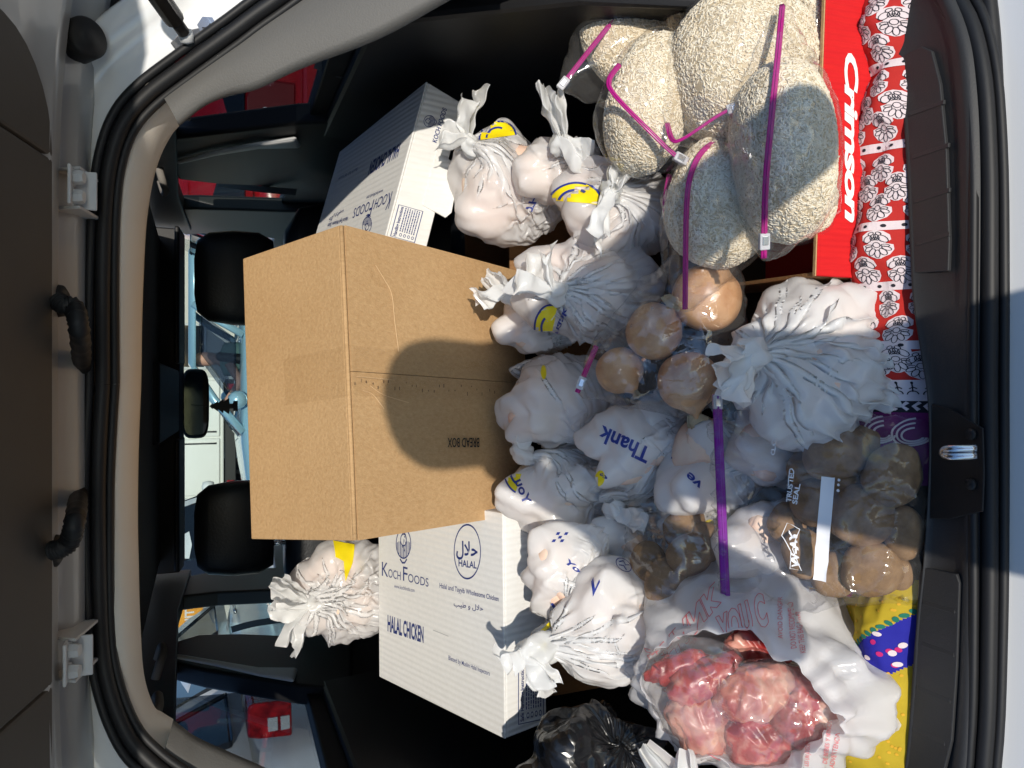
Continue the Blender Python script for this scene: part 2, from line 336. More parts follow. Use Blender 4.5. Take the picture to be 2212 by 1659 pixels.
# --- roof, ceiling, side structure (car seen from the inside)
def slab(name, pts, d, mat, bevel=.004): return MB().prism(pts, d).build(name, mat, car, False, bevel)
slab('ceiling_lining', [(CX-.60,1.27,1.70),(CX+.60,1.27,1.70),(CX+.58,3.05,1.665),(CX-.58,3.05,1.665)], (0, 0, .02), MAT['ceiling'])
slab('roof_panel', [(CX-.62,1.20,1.745),(CX+.62,1.20,1.745),(CX+.60,3.10,1.715),(CX-.60,3.10,1.715)], (0, 0, .018), MAT['car_white'])
RX, LX = CX + .68, CX - .68
for sx, xs in ((1, RX), (-1, LX)):
    d = (.05 * sx, 0, 0)
    slab('side_panel', [(xs, .80, .40), (xs, 3.9, .40), (xs, 3.9, 1.20), (xs, 2.9, 1.27), (xs, 1.95, 1.31), (xs, 1.30, 1.34), (xs, 1.05, 1.33), (xs, .80, .9)], d, MAT['black_trim'])
    slab('outer_skin', [(xs+.09*sx, .72, .35), (xs+.09*sx, 4.6, .35), (xs+.09*sx, 4.6, .95), (xs+.09*sx, 3.7, 1.1), (xs+.09*sx, 2.9, 1.25), (xs+.09*sx, 1.95, 1.29), (xs+.09*sx, 1.05, 1.32), (xs+.09*sx, .72, .9)], (.02*sx, 0, 0), MAT['car_white'])
    slab('roof_rail', [(xs-.04*sx, 1.25, 1.60), (xs-.04*sx, 2.6, 1.60), (xs-.04*sx, 3.15, 1.56), (xs-.04*sx, 3.15, 1.70), (xs-.04*sx, 1.25, 1.72)], d, MAT['black_trim'])
    slab('rear_side_window', [(xs+.035*sx, 1.28, 1.32), (xs+.035*sx, 2.02, 1.29), (xs+.015*sx, 2.02, 1.62), (xs+.015*sx, 1.28, 1.64)], (.004*sx, 0, 0), MAT['dark_glass'], 0)
    slab('front_side_window', [(xs+.035*sx, 2.3, 1.28), (xs+.035*sx, 3.3, 1.24), (xs+.015*sx, 3.1, 1.60), (xs+.015*sx, 2.3, 1.62)], (.004*sx, 0, 0), MAT['glass'], 0)
    # cargo side lining
    slab('cargo_side_lining', [(xs-.10*sx, .78, .62), (xs-.06*sx, 1.9, .62), (xs-.02*sx, 1.9, 1.28), (xs-.03*sx, 1.25, 1.30), (xs-.06*sx, 1.0, 1.05), (xs-.12*sx, .80, .80)], (.03*sx, 0, 0), MAT['black_trim'], .01)
# door pillars (right then left), each a shaped upright post
def post(name, Xv, poly, dx, mat): MB().prism([at_x(*q, Xv) for q in poly], (dx, 0, 0)).build(name, mat, car, False, .008, seg=3)
post('centre_pillar', RX - .02, [(372,300),(640,268),(760,262),(760,420),(610,412),(560,402),(470,398),(385,388),(372,360)], .05, MAT['black_trim'])
post('centre_pillar', LX + .02, [(356,1392),(430,1370),(520,1368),(620,1372),(760,1370),(760,1490),(640,1478),(540,1462),(440,1445),(358,1425)], -.05, MAT['black_trim'])
post('door_frame_strip', RX - .035, [(383,352),(470,330),(560,314),(640,303),(650,322),(560,324),(470,338),(384,358)], .012, MAT['grey_metal'])
post('door_frame_strip', LX + .035, [(357,1406),(467,1424),(559,1439),(643,1440),(635,1466),(559,1453),(467,1432),(357,1411)], -.012, MAT['grey_metal'])
post('front_pillar', RX - .03, [(386,452),(430,452),(620,458),(760,460),(760,520),(640,520),(560,512),(440,505),(400,508),(386,500)], .05, MAT['black_trim'])
post('front_pillar', LX + .03, [(372,1262),(385,1248),(470,1232),(600,1225),(760,1225),(760,1275),(600,1272),(470,1278),(385,1288),(372,1284)], -.05, MAT['black_trim'])
# grab handles
for xs, yy in ((RX-.05, 1.62), (LX+.05, 2.05), (LX+.05, 1.72), (RX-.05, 2.3)):
    s_ = 1 if xs > 0 else -1
    MB().tube(catmull([(xs, yy-.07, 1.645), (xs-.035*s_, yy-.06, 1.635), (xs-.04*s_, yy, 1.63), (xs-.035*s_, yy+.06, 1.635), (xs, yy+.07, 1.645)], 16), .010, 8).build('grab_handle', MAT['ceiling'], car, True)
# windscreen header, sun visors, mirror console
slab('windscreen_header', [(CX-.62,3.02,1.60),(CX+.62,3.02,1.60),(CX+.62,3.12,1.585),(CX-.62,3.12,1.585)], (0, 0, .10), MAT['black_trim'])
for x0, x1 in ((-.58, -.13), (.13, .60)):
    slab('sun_visor', [(CX+x0, 2.86, 1.60), (CX+x1, 2.86, 1.60), (CX+x1, 3.02, 1.582), (CX+x0, 3.02, 1.582)], (0, 0, .016), MAT['black_trim'], .006)
slab('roof_console', [(CX-.13,2.62,1.655),(CX+.13,2.62,1.655),(CX+.11,2.98,1.60),(CX-.11,2.98,1.60)], (0, 0, .04), MAT['black_trim'], .01)
m1 = at(422, 872, 2.98)
hw, hh = .135, .050
mr = MB()
prof = [(math.copysign(abs(math.cos(a))**.5, math.cos(a)) * hw, math.copysign(abs(math.sin(a))**.5, math.sin(a)) * hh) for a in np.linspace(0, 2*math.pi, 28, endpoint=False)]
mr.rings([[m1 + (x*q, dy, z*q) for x, z in prof] for q, dy in ((.92, -.006), (1, 0), (1, .012), (.8, .04), (.3, .055))])
mir = mr.build('rear_view_mirror', MAT['black_trim'], car, True)
mg = MB(); mg.rings([[m1 + (x*.9, -.0075, z*.86) for x, z in prof]], cap=False); mg.f.append(tuple(range(28))); mg.build('mirror_glass', MAT['steel_dark'] if 'steel_dark' in MAT else pmat('mirror_face', (.03, .035, .04), .05, 1.0), mir)
MB().tube([m1 + (0, .05, .0), m1 + (0, .06, .05), m1 + (0, .09, .115)], .018, 8).build('mirror_stalk', MAT['black_trim'], mir, True)
MB().prism([(CX-.60,3.10,1.60),(CX+.60,3.10,1.60),(CX+.66,3.75,1.13),(CX-.66,3.75,1.13)], (0, .003, .004)).build('windscreen', MAT['glass'], car)
slab('dashboard', [(CX-.66,3.15,.9),(CX+.66,3.15,.9),(CX+.66,3.2,1.12),(CX+.66,3.85,1.12),(CX-.66,3.85,1.12),(CX-.66,3.2,1.12)][:4] and [(CX-.66,3.15,.8),(CX-.66,3.2,1.10),(CX-.66,3.9,1.10),(CX-.66,3.9,.8)], (1.32, 0, 0), MAT['black_trim'], .03)
# bonnet and nose, roughly, beyond the windscreen
MB().grid([[(CX+x, y, z - .12*(x/.8)**2) for x in np.linspace(-.78, .78, 9)] for y, z in ((3.75, 1.12), (4.1, 1.08), (4.5, 1.0), (4.75, .9), (4.85, .7), (4.85, .4))]).build('bonnet', MAT['car_white'], car, True)
# floor of the cargo bay, folded rear seats
slab('cargo_floor', [(CX-.62,.70,.66),(CX+.62,.70,.66),(CX+.62,2.0,.68),(CX-.62,2.0,.68)], (0, 0, .03), MAT['black_trim'])
for x0, x1 in ((-.56, -.02), (.0, .56)):
    slab('folded_seat_back', [(CX+x0,1.45,.72),(CX+x1,1.45,.72),(CX+x1,2.05,.82),(CX+x0,2.05,.82)], (0, 0, .09), MAT['leather'], .03)
slab('cabin_floor', [(CX-.66,2.0,.35),(CX+.66,2.0,.35),(CX+.66,4.3,.35),(CX-.66,4.3,.35)], (0, 0, .02), MAT['black_trim'])
def seat(xc, cpx, half_px, top_px):
    bk = MB()
    for z, hwid, y0, y1 in ((.55, .25, 2.42, 2.62),(.8, .27, 2.36, 2.56),(1.05, .27, 2.32, 2.48),(1.25, .24, 2.29, 2.43),(1.33, .17, 2.28, 2.39)):
        pass
    st = [(.5, .24, 2.5, .11),(.7, .27, 2.47, .11),(.95, .275, 2.43, .10),(1.15, .26, 2.39, .085),(1.27, .22, 2.37, .07),(1.31, .15, 2.36, .05)]
    R = [[(xc + math.copysign(abs(math.cos(a))**.55, math.cos(a))*w, y + math.copysign(abs(math.sin(a))**.6, math.sin(a))*t, z) for a in np.linspace(0, 2*math.pi, 28, endpoint=False)] for z, w, y, t in st]
    sb = bk.rings(R).build('seat_back', MAT['leather'], car, True)
    hd = [(-.01, .115, .035),(.03, .135, .05),(.10, .135, .055),(.165, .125, .052),(.195, .10, .04),(.203, .05, .015)]
    z0 = 1.355
    R = [[(xc + math.copysign(abs(math.cos(a))**.5, math.cos(a))*w, 2.35 + math.copysign(abs(math.sin(a))**.6, math.sin(a))*t, z0 + z) for a in np.linspace(0, 2*math.pi, 28, endpoint=False)] for z, w, t in hd]
    MB().rings(R).build('headrest', MAT['leather'], sb, True)
    for s_ in (-1, 1): MB().tube([(xc + .055*s_, 2.36, 1.27), (xc + .055*s_, 2.352, 1.37)], .006, 8).build('headrest_post', MAT['steel'], sb, True)
    MB().prism([(xc-.26, 2.5, .45), (xc-.26, 3.0, .50), (xc-.26, 3.0, .62), (xc-.26, 2.5, .60)], (.52, 0, 0)).build('seat_cushion', MAT['leather'], sb, False, .03)
seat(at_y(480, 600, 2.35)[0], 0, 0, 0); seat(at_y(480, 1142, 2.35)[0], 0, 0, 0)
# seat-belt straps
def strap(pts, w=.045):
    P = catmull([at(*p) for p in pts], 20); d = unit(np.cross(unit(P[-1] - P[0]), F))
    MB().grid(np.array([P - d * w / 2, P, P + d * w / 2])).build('seat_belt', MAT['grey_trim'], car, True)
strap([(682,132,1.55),(760,160,1.55),(900,195,1.55)], .03); strap([(640,415,2.3),(560,408,2.35),(470,395,2.4),(530,405,2.42)], .02)
strap([(690,1700,1.62),(800,1636,1.62),(910,1572,1.62)], .026); strap([(500,1360,2.4),(560,1345,2.35),(680,1330,2.25)], .02)
slab('rear_shelf_line', [at(553+150,110,1.5), at(553+330,55,1.45), at(553+332,60,1.45), at(553+152,116,1.5)], (0, .01, -.01), MAT['dark_trim'], 0)

# --- raised tailgate: painted frame, trim panel, hinges, boots, strut
gate = MB()
gx = np.linspace(-1, 1, 41)
def gate_row(s, n, hwid=.66, corner=0.):
    out = []
    for q in gx:
        x = CX + q * hwid
        sag = .10 * abs(q) ** 4.5                       # the shut edge curves down at the corners
        y = 1.15 - s + sag * .45; out.append((x, y, 1.705 + .25 * s + n - sag * .35))
    return out
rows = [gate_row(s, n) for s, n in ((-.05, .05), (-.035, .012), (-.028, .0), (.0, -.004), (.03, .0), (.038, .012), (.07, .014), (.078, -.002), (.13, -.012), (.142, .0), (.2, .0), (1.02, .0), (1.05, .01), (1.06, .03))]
gt = gate.grid(np.array(rows)).build('tailgate', MAT['shaded_tailgate_paint'], car, True)
rows = [gate_row(s, n, .68) for s, n in ((-.05, .06), (.1, .085), (.5, .095), (1.0, .07), (1.07, .035))]
MB().grid(np.array(rows)).build('tailgate_skin', MAT['car_white'], gt, True)
# inner trim panel with rounded corners, three panels with seams
def trim_panel(x0, x1, r0, r1):
    s0, s1 = .118, 1.0; pts = []
    def P(x, s, n=-.013): return (x, 1.15 - s, 1.705 + .25 * s + n)
    if r0: pts += [P(x0 + r0 - r0*math.cos(a), s0 + r0 - r0*math.sin(a)) for a in np.linspace(0, math.pi/2, 8)]
    else: pts += [P(x0, s0)]
    if r1: pts += [P(x1 - r1 + r1*math.sin(a), s0 + r1 - r1*math.cos(a)) for a in np.linspace(0, math.pi/2, 8)]
    else: pts += [P(x1, s0)]
    pts += [P(x1, s1), P(x0, s1)]
    MB().prism(pts, (0, .002, .012)).build('gate_trim_panel', MAT['gate_trim'], gt, False, .004)
xr = tg(62, 322)[0]; xl = tg(50, 1517)[0]
trim_panel(xl + .002, xr - .002, 0, 0); trim_panel(xr, tg(40, 100)[0] + .012, 0, .11); trim_panel(CX - .52, xl, .09, 0)
# bump stop
b0 = tg(163, 88, .0); MB().lathe([(.0, -.012), (.012, -.013), (.014, -.010), (.022, -.011), (.026, -.006), (.027, .02)], b0 + (0, -.012, -.012), (0, .8, .6), 28).build('bump_stop', MAT['rubber'], gt, True)
for (cx_, y0, y1) in ((165, 360, 445), (155, 1385, 1475)):
    a, b = tg(cx_ - 12, y0, -.012), tg(cx_ - 12, y1, -.012); c = (a + b) / 2; wd = abs(a[0] - b[0])
    hg = MB().box(c + (0, .0, .0), (wd, .032, .004)).box(c + (0, .018, -.012), (wd, .004, .03)).build('hinge', MAT['grey_metal'], gt, False, .0015)
    for sx in (-1, 1):
        MB().prism([c + (sx*wd*.46, .0, -.01), c + (sx*wd*.46, .11, -.035), c + (sx*wd*.46, .13, .02), c + (sx*wd*.46, .02, .02)], (sx * .004, 0, 0)).build('hinge_arm', MAT['grey_metal'], hg, False, .001)
        MB().lathe([(0, -.012), (.0075, -.012), (.009, -.008), (.009, 0), (.012, .0), (.012, .003)], c + (sx*wd*.25, .002, -.003), (0, .25, 1), 6).build('hinge_bolt', MAT['grey_metal'], hg)
# corrugated wiring boots
for pth in ([(125,650),(140,660),(160,665),(172,720),(178,800),(186,850)], [(112,1190),(130,1185),(150,1170),(163,1120),(172,1060),(190,1000)]):
    P = catmull([tg(*q, -.018 - .01 * i) if i < 4 else op(*q, -.0) for i, q in enumerate(pth)], 70)
    MB().tube(P, [.0105 + .0014 * math.sin(i * 2.4) for i in range(70)], 12).build('wiring_boot', MAT['rubber'], gt, True)
    MB().lathe([(.0, -.010), (.013, -.010), (.019, -.006), (.021, .006)], tg(*pth[0], -.0), (0, .25, 1), 20).build('boot_grommet', MAT['rubber'], gt, True)
# gas strut and its bracket
s0, s1 = op(402, 78, -.02), np.array([.62, .35, 1.90])
s1 = s0 + (op(330, -25, -.12) - s0) * 3.2
MB().tube([s0 + (s1 - s0) * .03, s0 + (s1 - s0) * .12], .008, 10).tube([s0 + (s1 - s0) * .12, s1], .0125, 12).build('gas_strut', MAT['rubber'], gt, True)
MB().lathe([(0, -.010), (.008, -.008), (.010, 0), (.008, .008), (0, .010)], s0, (1, -.3, .2), 14).build('strut_socket', MAT['grey_metal'], gt, True)
br = [(368,92),(392,68),(470,50),(482,62),(478,86),(440,100),(402,118),(380,108)]
MB().prism([op(*q, .004) for q in br], (0, .004, 0)).build('strut_bracket', MAT['steel'], car, False, .001)
MB().lathe([(0, -.008), (.007, -.008), (.008, 0), (.013, 0), (.013, .003)], op(447, 55, .0), (0, 1, -.4), 6).build('bracket_bolt', MAT['steel'], car)
# ================================================================ flat print helpers
_fc = {}
def text_shape(s, bold=0., shear=0., spacing=1.):
    """letters as a flat mesh: x runs 0..1 over the width, y 0..1 from baseline to cap height"""
    key = (s, bold, shear, spacing)
    if key in _fc: return _fc[key]
    def mk(t):
        c = bpy.data.curves.new('txt', 'FONT'); c.body = t; c.offset = bold; c.shear = shear; c.space_character = spacing; c.resolution_u = 3
        o = bpy.data.objects.new('txt', c); COL.objects.link(o); bpy.context.view_layer.update()
        me = bpy.data.meshes.new_from_object(o.evaluated_get(bpy.context.evaluated_depsgraph_get()))
        v = np.array([q.co[:2] for q in me.vertices]) if len(me.vertices) else np.zeros((0, 2)); f = [tuple(p.vertices) for p in me.polygons]
        bpy.data.objects.remove(o); bpy.data.curves.remove(c); bpy.data.meshes.remove(me); return v, f
    v, f = mk(s); h, _ = mk('H')
    cap = h[:, 1].max() - h[:, 1].min() if len(h) else .7
    v = v.copy(); x0 = v[:, 0].min(); w = v[:, 0].max() - x0
    v[:, 0] = (v[:, 0] - x0) / w; v[:, 1] = v[:, 1] / cap
    _fc[key] = (v, f); return _fc[key]
def poly_shape(pts): return np.array(pts, float), [tuple(range(len(pts)))]
def join_shapes(*sh):
    V, Fs = [], []
    n = 0
    for v, f in sh:
        V.append(np.asarray(v)); Fs += [tuple(i + n for i in q) for q in f]; n += len(v)
    return np.concatenate(V), Fs
def ring_shape(cx, cy, rx, ry, w, n=40, a0=0., a1=2*math.pi):
    A = np.linspace(a0, a1, n); v = [(cx + rx*math.cos(a), cy + ry*math.sin(a)) for a in A] + [(cx + (rx-w)*math.cos(a), cy + (ry-w*ry/rx)*math.sin(a)) for a in A]
    return np.array(v), [(i, i+1, n+i+1, n+i) for i in range(n-1)]
def disc_shape(cx, cy, rx, ry, n=36): return poly_shape([(cx + rx*math.cos(a), cy + ry*math.sin(a)) for a in np.linspace(0, 2*math.pi, n, endpoint=False)])
def rect_shape(x0, y0, x1, y1): return poly_shape([(x0, y0), (x1, y0), (x1, y1), (x0, y1)])
def line_shape(pts, w, closed=False):
    P = np.array(pts, float)
    if closed: P = np.vstack([P, P[:1]])
    v, f = [], []
    for i, p in enumerate(P):
        t = P[min(i+1, len(P)-1)] - P[max(i-1, 0)]; t = t / (np.linalg.norm(t) + 1e-9); nrm = np.array((-t[1], t[0])) * w / 2
        v += [p + nrm, p - nrm]
        if i: f.append((2*i-2, 2*i-1, 2*i+1, 2*i))
    return np.array(v), f
def affine(shape, A, B, Cc):
    v, f = shape
    k = (B[0]-A[0])*(Cc[1]-A[1]) - (B[1]-A[1])*(Cc[0]-A[0])
    if k > 0 and v[:, 0].min() > -.01: pass
    A, B, Cc = map(lambda q: np.array(q, float), (A, B, Cc))
    return A + v[:, :1] * (B - A) + v[:, 1:2] * (Cc - A), f
def print_flat(name, shape_px, p0, n, mat, parent, off=.0008):
    """shape given in picture units, laid on the real plane of a box face"""
    v, f = shape_px; n = unit(n)
    if n @ (CAM - np.asarray(p0)) < 0: n = -n
    P = [on_plane(x, y, p0, n) + n * off for x, y in v]
    me = bpy.data.meshes.new(name); me.from_pydata([tuple(p) for p in P], [], f); me.update()
    return link(name, me, mat, parent, False)
def print_text(name, s, A, B, Cc, plane, mat, parent, bold=0., shear=0., off=.0008, spacing=1.):
    return print_flat(name, affine(text_shape(s, bold, shear, spacing), A, B, Cc), plane[0], plane[1], mat, parent, off)
def cut_shape(shape, cell):
    v, f = shape; bm = bmesh.new(); vs = [bm.verts.new((x, y, 0)) for x, y in v]
    for q in f:
        try: bm.faces.new([vs[i] for i in q])
        except ValueError: pass
    bmesh.ops.triangulate(bm, faces=[q for q in bm.faces if len(q.verts) > 4])
    for ax, lo, hi in ((0, v[:, 0].min(), v[:, 0].max()), (1, v[:, 1].min(), v[:, 1].max())):
        for c in np.arange(math.floor(lo / cell) * cell + cell, hi, cell):
            bmesh.ops.bisect_plane(bm, geom=bm.verts[:] + bm.edges[:] + bm.faces[:], plane_co=(c, 0, 0) if ax == 0 else (0, c, 0), plane_no=(1, 0, 0) if ax == 0 else (0, 1, 0))
    bm.verts.index_update(); out = np.array([q.co[:2] for q in bm.verts]), [tuple(x.index for x in q.verts) for q in bm.faces]; bm.free(); return out
def print_wrapped(name, shape_px, bvhs, mat, parent, off=.0012, cell=7.):
    """flat print that follows a crumpled surface: cut fine, then dropped onto it"""
    v, f = shape_px
    bm = bmesh.new(); vs = [bm.verts.new((x, y, 0)) for x, y in v]
    for q in f:
        try: bm.faces.new([vs[i] for i in q])
        except ValueError: pass
    for ax, lo, hi in ((0, v[:, 0].min(), v[:, 0].max()), (1, v[:, 1].min(), v[:, 1].max())):
        for c in np.arange(lo + cell, hi, cell):
            co = (c, 0, 0) if ax == 0 else (0, c, 0); no = (1, 0, 0) if ax == 0 else (0, 1, 0)
            bmesh.ops.bisect_plane(bm, geom=bm.verts[:] + bm.edges[:] + bm.faces[:], plane_co=co, plane_no=no)
    dead = []; Dp = {}
    for q in bm.verts:
        d = Vector(ray(q.co.x, q.co.y)); L_ = d.length; best = None
        for bv in bvhs:
            h = bv.ray_cast(Vector(CAM), d / L_)
            if h[0] is not None and (best is None or h[3] < best[3]): best = h
        if best is None: dead.append(q); continue
        nn = best[1] if best[1].dot(d) < 0 else -best[1]
        q.co = best[0] + nn * off * .6 - d / L_ * off * .6; Dp[q] = best[3]
    for fc in list(bm.faces):                                   # nothing bridges a fold
        ds = [Dp.get(q) for q in fc.verts]
        if None in ds or max(ds) - min(ds) > .022: bm.faces.remove(fc)
    for q in list(bm.verts):
        if not q.link_faces: bm.verts.remove(q)
    if not len(bm.faces): bm.free(); return None
    me = bpy.data.meshes.new(name); bm.to_mesh(me); bm.free()
    return link(name, me, mat, parent, True)

# ================================================================ cartons
class Carton:
    def __init__(s, R, T): s.R = R; s.T = np.asarray(T, float)
    def p(s, *v): return s.T + s.R @ np.array(v, float)
    def plane(s, v, n): return s.p(*v), s.R @ np.array(n, float)
def panel(c, lo, hi, name, mat, parent, bevel=.0015):
    lo, hi = np.array(lo, float), np.array(hi, float)
    return MB().box(c.p(*((lo + hi) / 2)), hi - lo, c.R).build(name, mat, parent, False, bevel)

# --- tall plain carton tipped towards the tailgate
BS = .82; BR = Carton(rotm(.1264, .527, -.0238), CAM + BS * (np.array((.0078, 1.3318, 1.3229)) - CAM)); w, dd, hh = .275 * BS, .293 * BS, .53 * BS; t = .005
box = empty('cardboard_box', BR.p(0, dd / 2, -hh), 'large plain brown bread box tipped forward between two white chicken cartons', 'box')
panel(BR, (-w, .0035, -t), (w, dd, 0), 'top_panel', MAT['kraft'], box, .002)
panel(BR, (-w, t, -hh), (-w + t, dd - t, -t - .0005), 'side_panel', MAT['kraft'], box)
panel(BR, (w - t, t, -hh), (w, dd - t, -t - .0005), 'side_panel', MAT['kraft'], box)
panel(BR, (-w, dd - t, -hh), (w, dd, -t - .0005), 'back_panel', MAT['kraft'], box)
panel(BR, (-w + t, t, -hh), (w - t, dd - t, -hh + t), 'bottom_panel', MAT['kraft'], box)
def flap(x0, x1, lift):
    # flap with a slight bow and a soft folded edge along the top
    xs = np.linspace(x0, x1, 14); zs = np.linspace(-.0075, -hh, 18); G = []
    for j, z in enumerate(zs):
        G.append([BR.p(x, -.0008 - lift * math.sin(math.pi * min(1, abs(z) / hh)) * (1 - abs((x - (x0 + x1) / 2) / (x1 - x0)) * .6), z) for x in xs])
    G = np.array(G); nb = BR.R @ np.array((0, .004, 0)); m = MB().grid(G).grid(G + nb)
    top, bot = G[0], G[-1]
    for E in (G[0], G[-1], G[:, 0], G[:, -1]): m.grid(np.array([E, E + nb]))
    m.build('flap', MAT['kraft'], box, True)
seam = .012
flap(-w, seam - .0004, .0015); flap(seam + .0004, w, .003)
MB().tube([BR.p(-w + .001, .003, -.0032), BR.p(-.1, .0022, -.003), BR.p(.1, .0025, -.003), BR.p(w - .001, .003, -.0032)], .0034, 10).build('folded_edge', MAT['kraft'], box, True)
tape = clear_film('packing_tape', (.985, .975, .95), haze=.01, refl=.03, rough=.15, sc=60, strength=.2, dist=.002)
xs = np.linspace(seam - .036, seam + .036, 9)
G = np.array([[BR.p(x, -.0075 + .0012 * math.sin(9 * i + x * 90) * (1 if i < 3 else .3), z) for x in xs] for i, z in enumerate(np.linspace(-.004, -hh + .02, 26))])
MB().grid(G).build('tape', tape, box, True)
G = np.array([[BR.p(x, y, .0016) for x in xs] for y in np.linspace(-.002, .14, 14)]); MB().grid(G).build('tape', tape, box, True)
Z5 = lambda x, y: (553 + x / 3, 553 + y / 3)
print_text('printed_words', 'BREAD BOX', Z5(1445,1180), Z5(1240,1180), Z5(1445,1240), BR.plane((0, -.006, 0), (0, -1, 0)), MAT['black_ink'], box, bold=.012)
def crease(pts, wdt=.0009):
    P = catmull([on_plane(*Z5(*q), *BR.plane((0, -.0056, 0), (0, -1, 0))) for q in pts], 18); nb = BR.R @ np.array((0, -1, 0)); sd = unit(np.cross(P[-1] - P[0], nb))
    MB().grid(np.array([P - sd * wdt, P + nb * .0007, P + sd * wdt])).build('crease', pmat('pale_crease', (.66, .44, .24), .8), box, True)
for q in ([(775,60),(830,150),(880,250),(900,430),(925,620)], [(650,780),(760,790),(900,805)], [(690,870),(760,900),(830,990)], [(740,840),(830,900),(990,950)]): crease(q, .0006)
# stray printed batch marks beside the seam
rs = random.Random(3); shp = []
for i in range(26):
    x = 640 + i * 36 + rs.uniform(-8, 8); y = 815 + i * 2.2 + rs.uniform(-24, 24); q = Z5(x, y); shp.append(rect_shape(q[0], q[1], q[0] + rs.uniform(.8, 1.8), q[1] + rs.uniform(3, 8)))
print_flat('batch_marks', join_shapes(*shp), *BR.plane((0, -.0062, 0), (0, -1, 0)), pmat('faded_ink', (.10, .06, .03), .8), box)

# --- the two white chicken cartons
def koch_emblem(c, rx, ry, plane, parent, up=(0, -1)):
    u = np.array(up, float); r = np.array((-u[1], u[0]))     # picture-space directions of the emblem
    def loc(sh): 
        v, f = sh; return np.array(c) + v[:, :1] * r * rx + v[:, 1:2] * u * ry, f
    sh = [ring_shape(0, 0, 1, 1, .09)]
    for k in range(-4, 5):
        x = k * .2; h = math.sqrt(max(0, .86 - x * x))
        sh.append(rect_shape(x - .045, -h, x + .045, -.12 if abs(k) < 2 else h * .2))
    sh += [ring_shape(0, .25, .42, .42, .08), line_shape([(-.35, .1), (-.1, -.25), (.05, .3), (.3, 0), (.1, -.5)], .07), line_shape([(-.2, .55), (0, .75), (.25, .6), (.35, .3)], .09), disc_shape(.15, .45, .06, .06, 8), line_shape([(-.45, -1.0), (-.15, -1.25), (.15, -1.25), (.45, -1.0)], .12)]
    print_flat('printed_emblem', loc(join_shapes(*sh)), *plane, MAT['navy'], parent)

s_ = 1.05
KLT = CAM + s_ * (np.array((-.55, 1.0999, 1.125)) - CAM)
KL = Carton(rotm(.0269, .3151, .0008), KLT); kw, kd, kh = .366, .389, .094
kl = empty('cardboard_box', KL.p(kw/2, kd/2, -kh), 'white halal chicken carton with dark blue print beside the black bin bag', 'box')
panel(KL, (0, .0, -.004), (kw, kd, 0), 'lid', MAT['white_board'], kl, .002)
panel(KL, (.0005, .0008, -kh), (kw - .0005, .005, -.0045), 'front_panel', MAT['white_board'], kl)
panel(KL, (0, .0055, -kh), (.004, kd - .005, -.0045), 'side_panel', MAT['white_board'], kl)
panel(KL, (kw - .004, .0055, -kh), (kw, kd - .005, -.0045), 'side_panel', MAT['white_board'], kl)
panel(KL, (0, kd - .0045, -kh), (kw, kd, -.0045), 'back_panel', MAT['white_board'], kl)
Z6 = lambda x, y: (553 + x / 3, 1106 + y / 3); Z3 = lambda x, y: (1106 + x / 3, 1106 + y / 3)
top = KL.plane((0, 0, 0.0), (0, 0, 1)); fro = KL.plane((0, .0008, 0), (0, -1, 0))
def kt(s, A, B, Cc, bold=.0, mat='navy', pl=top, Z=Z6, spacing=1., shear=0.): print_text('printed_words', s, Z(*A), Z(*B), Z(*Cc), pl, MAT[mat], kl, bold, shear, spacing=spacing)
kt('K', (818,412), (858,421), (818,322)); kt('OCH', (860,422), (940,441), (860,368)); kt('F', (955,444), (984,452), (955,352)); kt('OODS', (988,452), (1120,485), (988,398))
kt('www.kochfoods.com', (898,490), (1030,520), (898,466), 0)
kt('HALAL', (1315,350), (1432,366), (1315,305), .02)
kt('Halal and Tayyib Wholesome Chicken', (1192,490), (1575,578), (1192,458), .01)
kt('HALAL CHICKEN', (855,768), (1088,845), (855,662), .03)
kt('Blessed by Muslim Halal Inspectors', (1250,957), (1517,1060), (1250,928), .005)
kt('\uFEDD\uFEFC\uFEA3', (1300,275), (1438,285), (1300,185), .02)
kt('\uFE90\uFEF4\uFEC3 \uFEED \uFEDD\uFEFC\uFEA3', (1284,608), (1474,640), (1284,575), .01)
v, f = ring_shape(1372, 257, 88, 180, 5); print_flat('printed_ring', (np.array([Z6(*q) for q in v]), f), *top, MAT['navy'], kl)
koch_emblem(Z6(958, 205), 16.5, 33, top, kl)
v, f = line_shape([(1150,765), (1250,805)], 4); print_flat('lot_number', (np.array([Z6(*q) for q in v]), f), *top, pmat('grey_ink', (.45,.45,.45), .7), kl)
def handling_label(P, plane, parent, words):
    """P maps (0..1 along the reading direction, 0..1 down the label) to picture units"""
    def sh(v): return np.array([P(x, y) for x, y in v])
    fr = join_shapes(rect_shape(0, 0, 1, .03), rect_shape(0, .97, 1, 1), rect_shape(0, .03, .012, .97), rect_shape(.988, .03, 1, .97))
    v, f = fr; print_flat('label_border', (sh(v), f), *plane, MAT['navy'], parent)
    v, f = text_shape(words, .02); v = np.stack([.04 + v[:, 0] * .92, .22 - v[:, 1] * .13], 1); print_flat('label_heading', (sh(v), f), *plane, MAT['navy'], parent)
    rs = random.Random(5); q = []
    for r in range(7):
        x = .22; y = .30 + r * .092
        while x < .95:
            l = rs.uniform(.02, .07); q.append(rect_shape(x, y, min(.96, x + l), y + .04)); x += l + .015
    for r in range(4): q.append(ring_shape(.12, .38 + r * .16, .05, .055, .018, 12))
    v, f = join_shapes(*q); print_flat('label_small_print', (sh(v), f), *plane, MAT['navy'], parent)
def PKL(x, y):
    q = (38 + (205 - 38) * y - x * 0, 1378 - x * 400 + y * -35); return Z3(*q)
handling_label(PKL, fro, kl, 'Safe Handling Instructions')

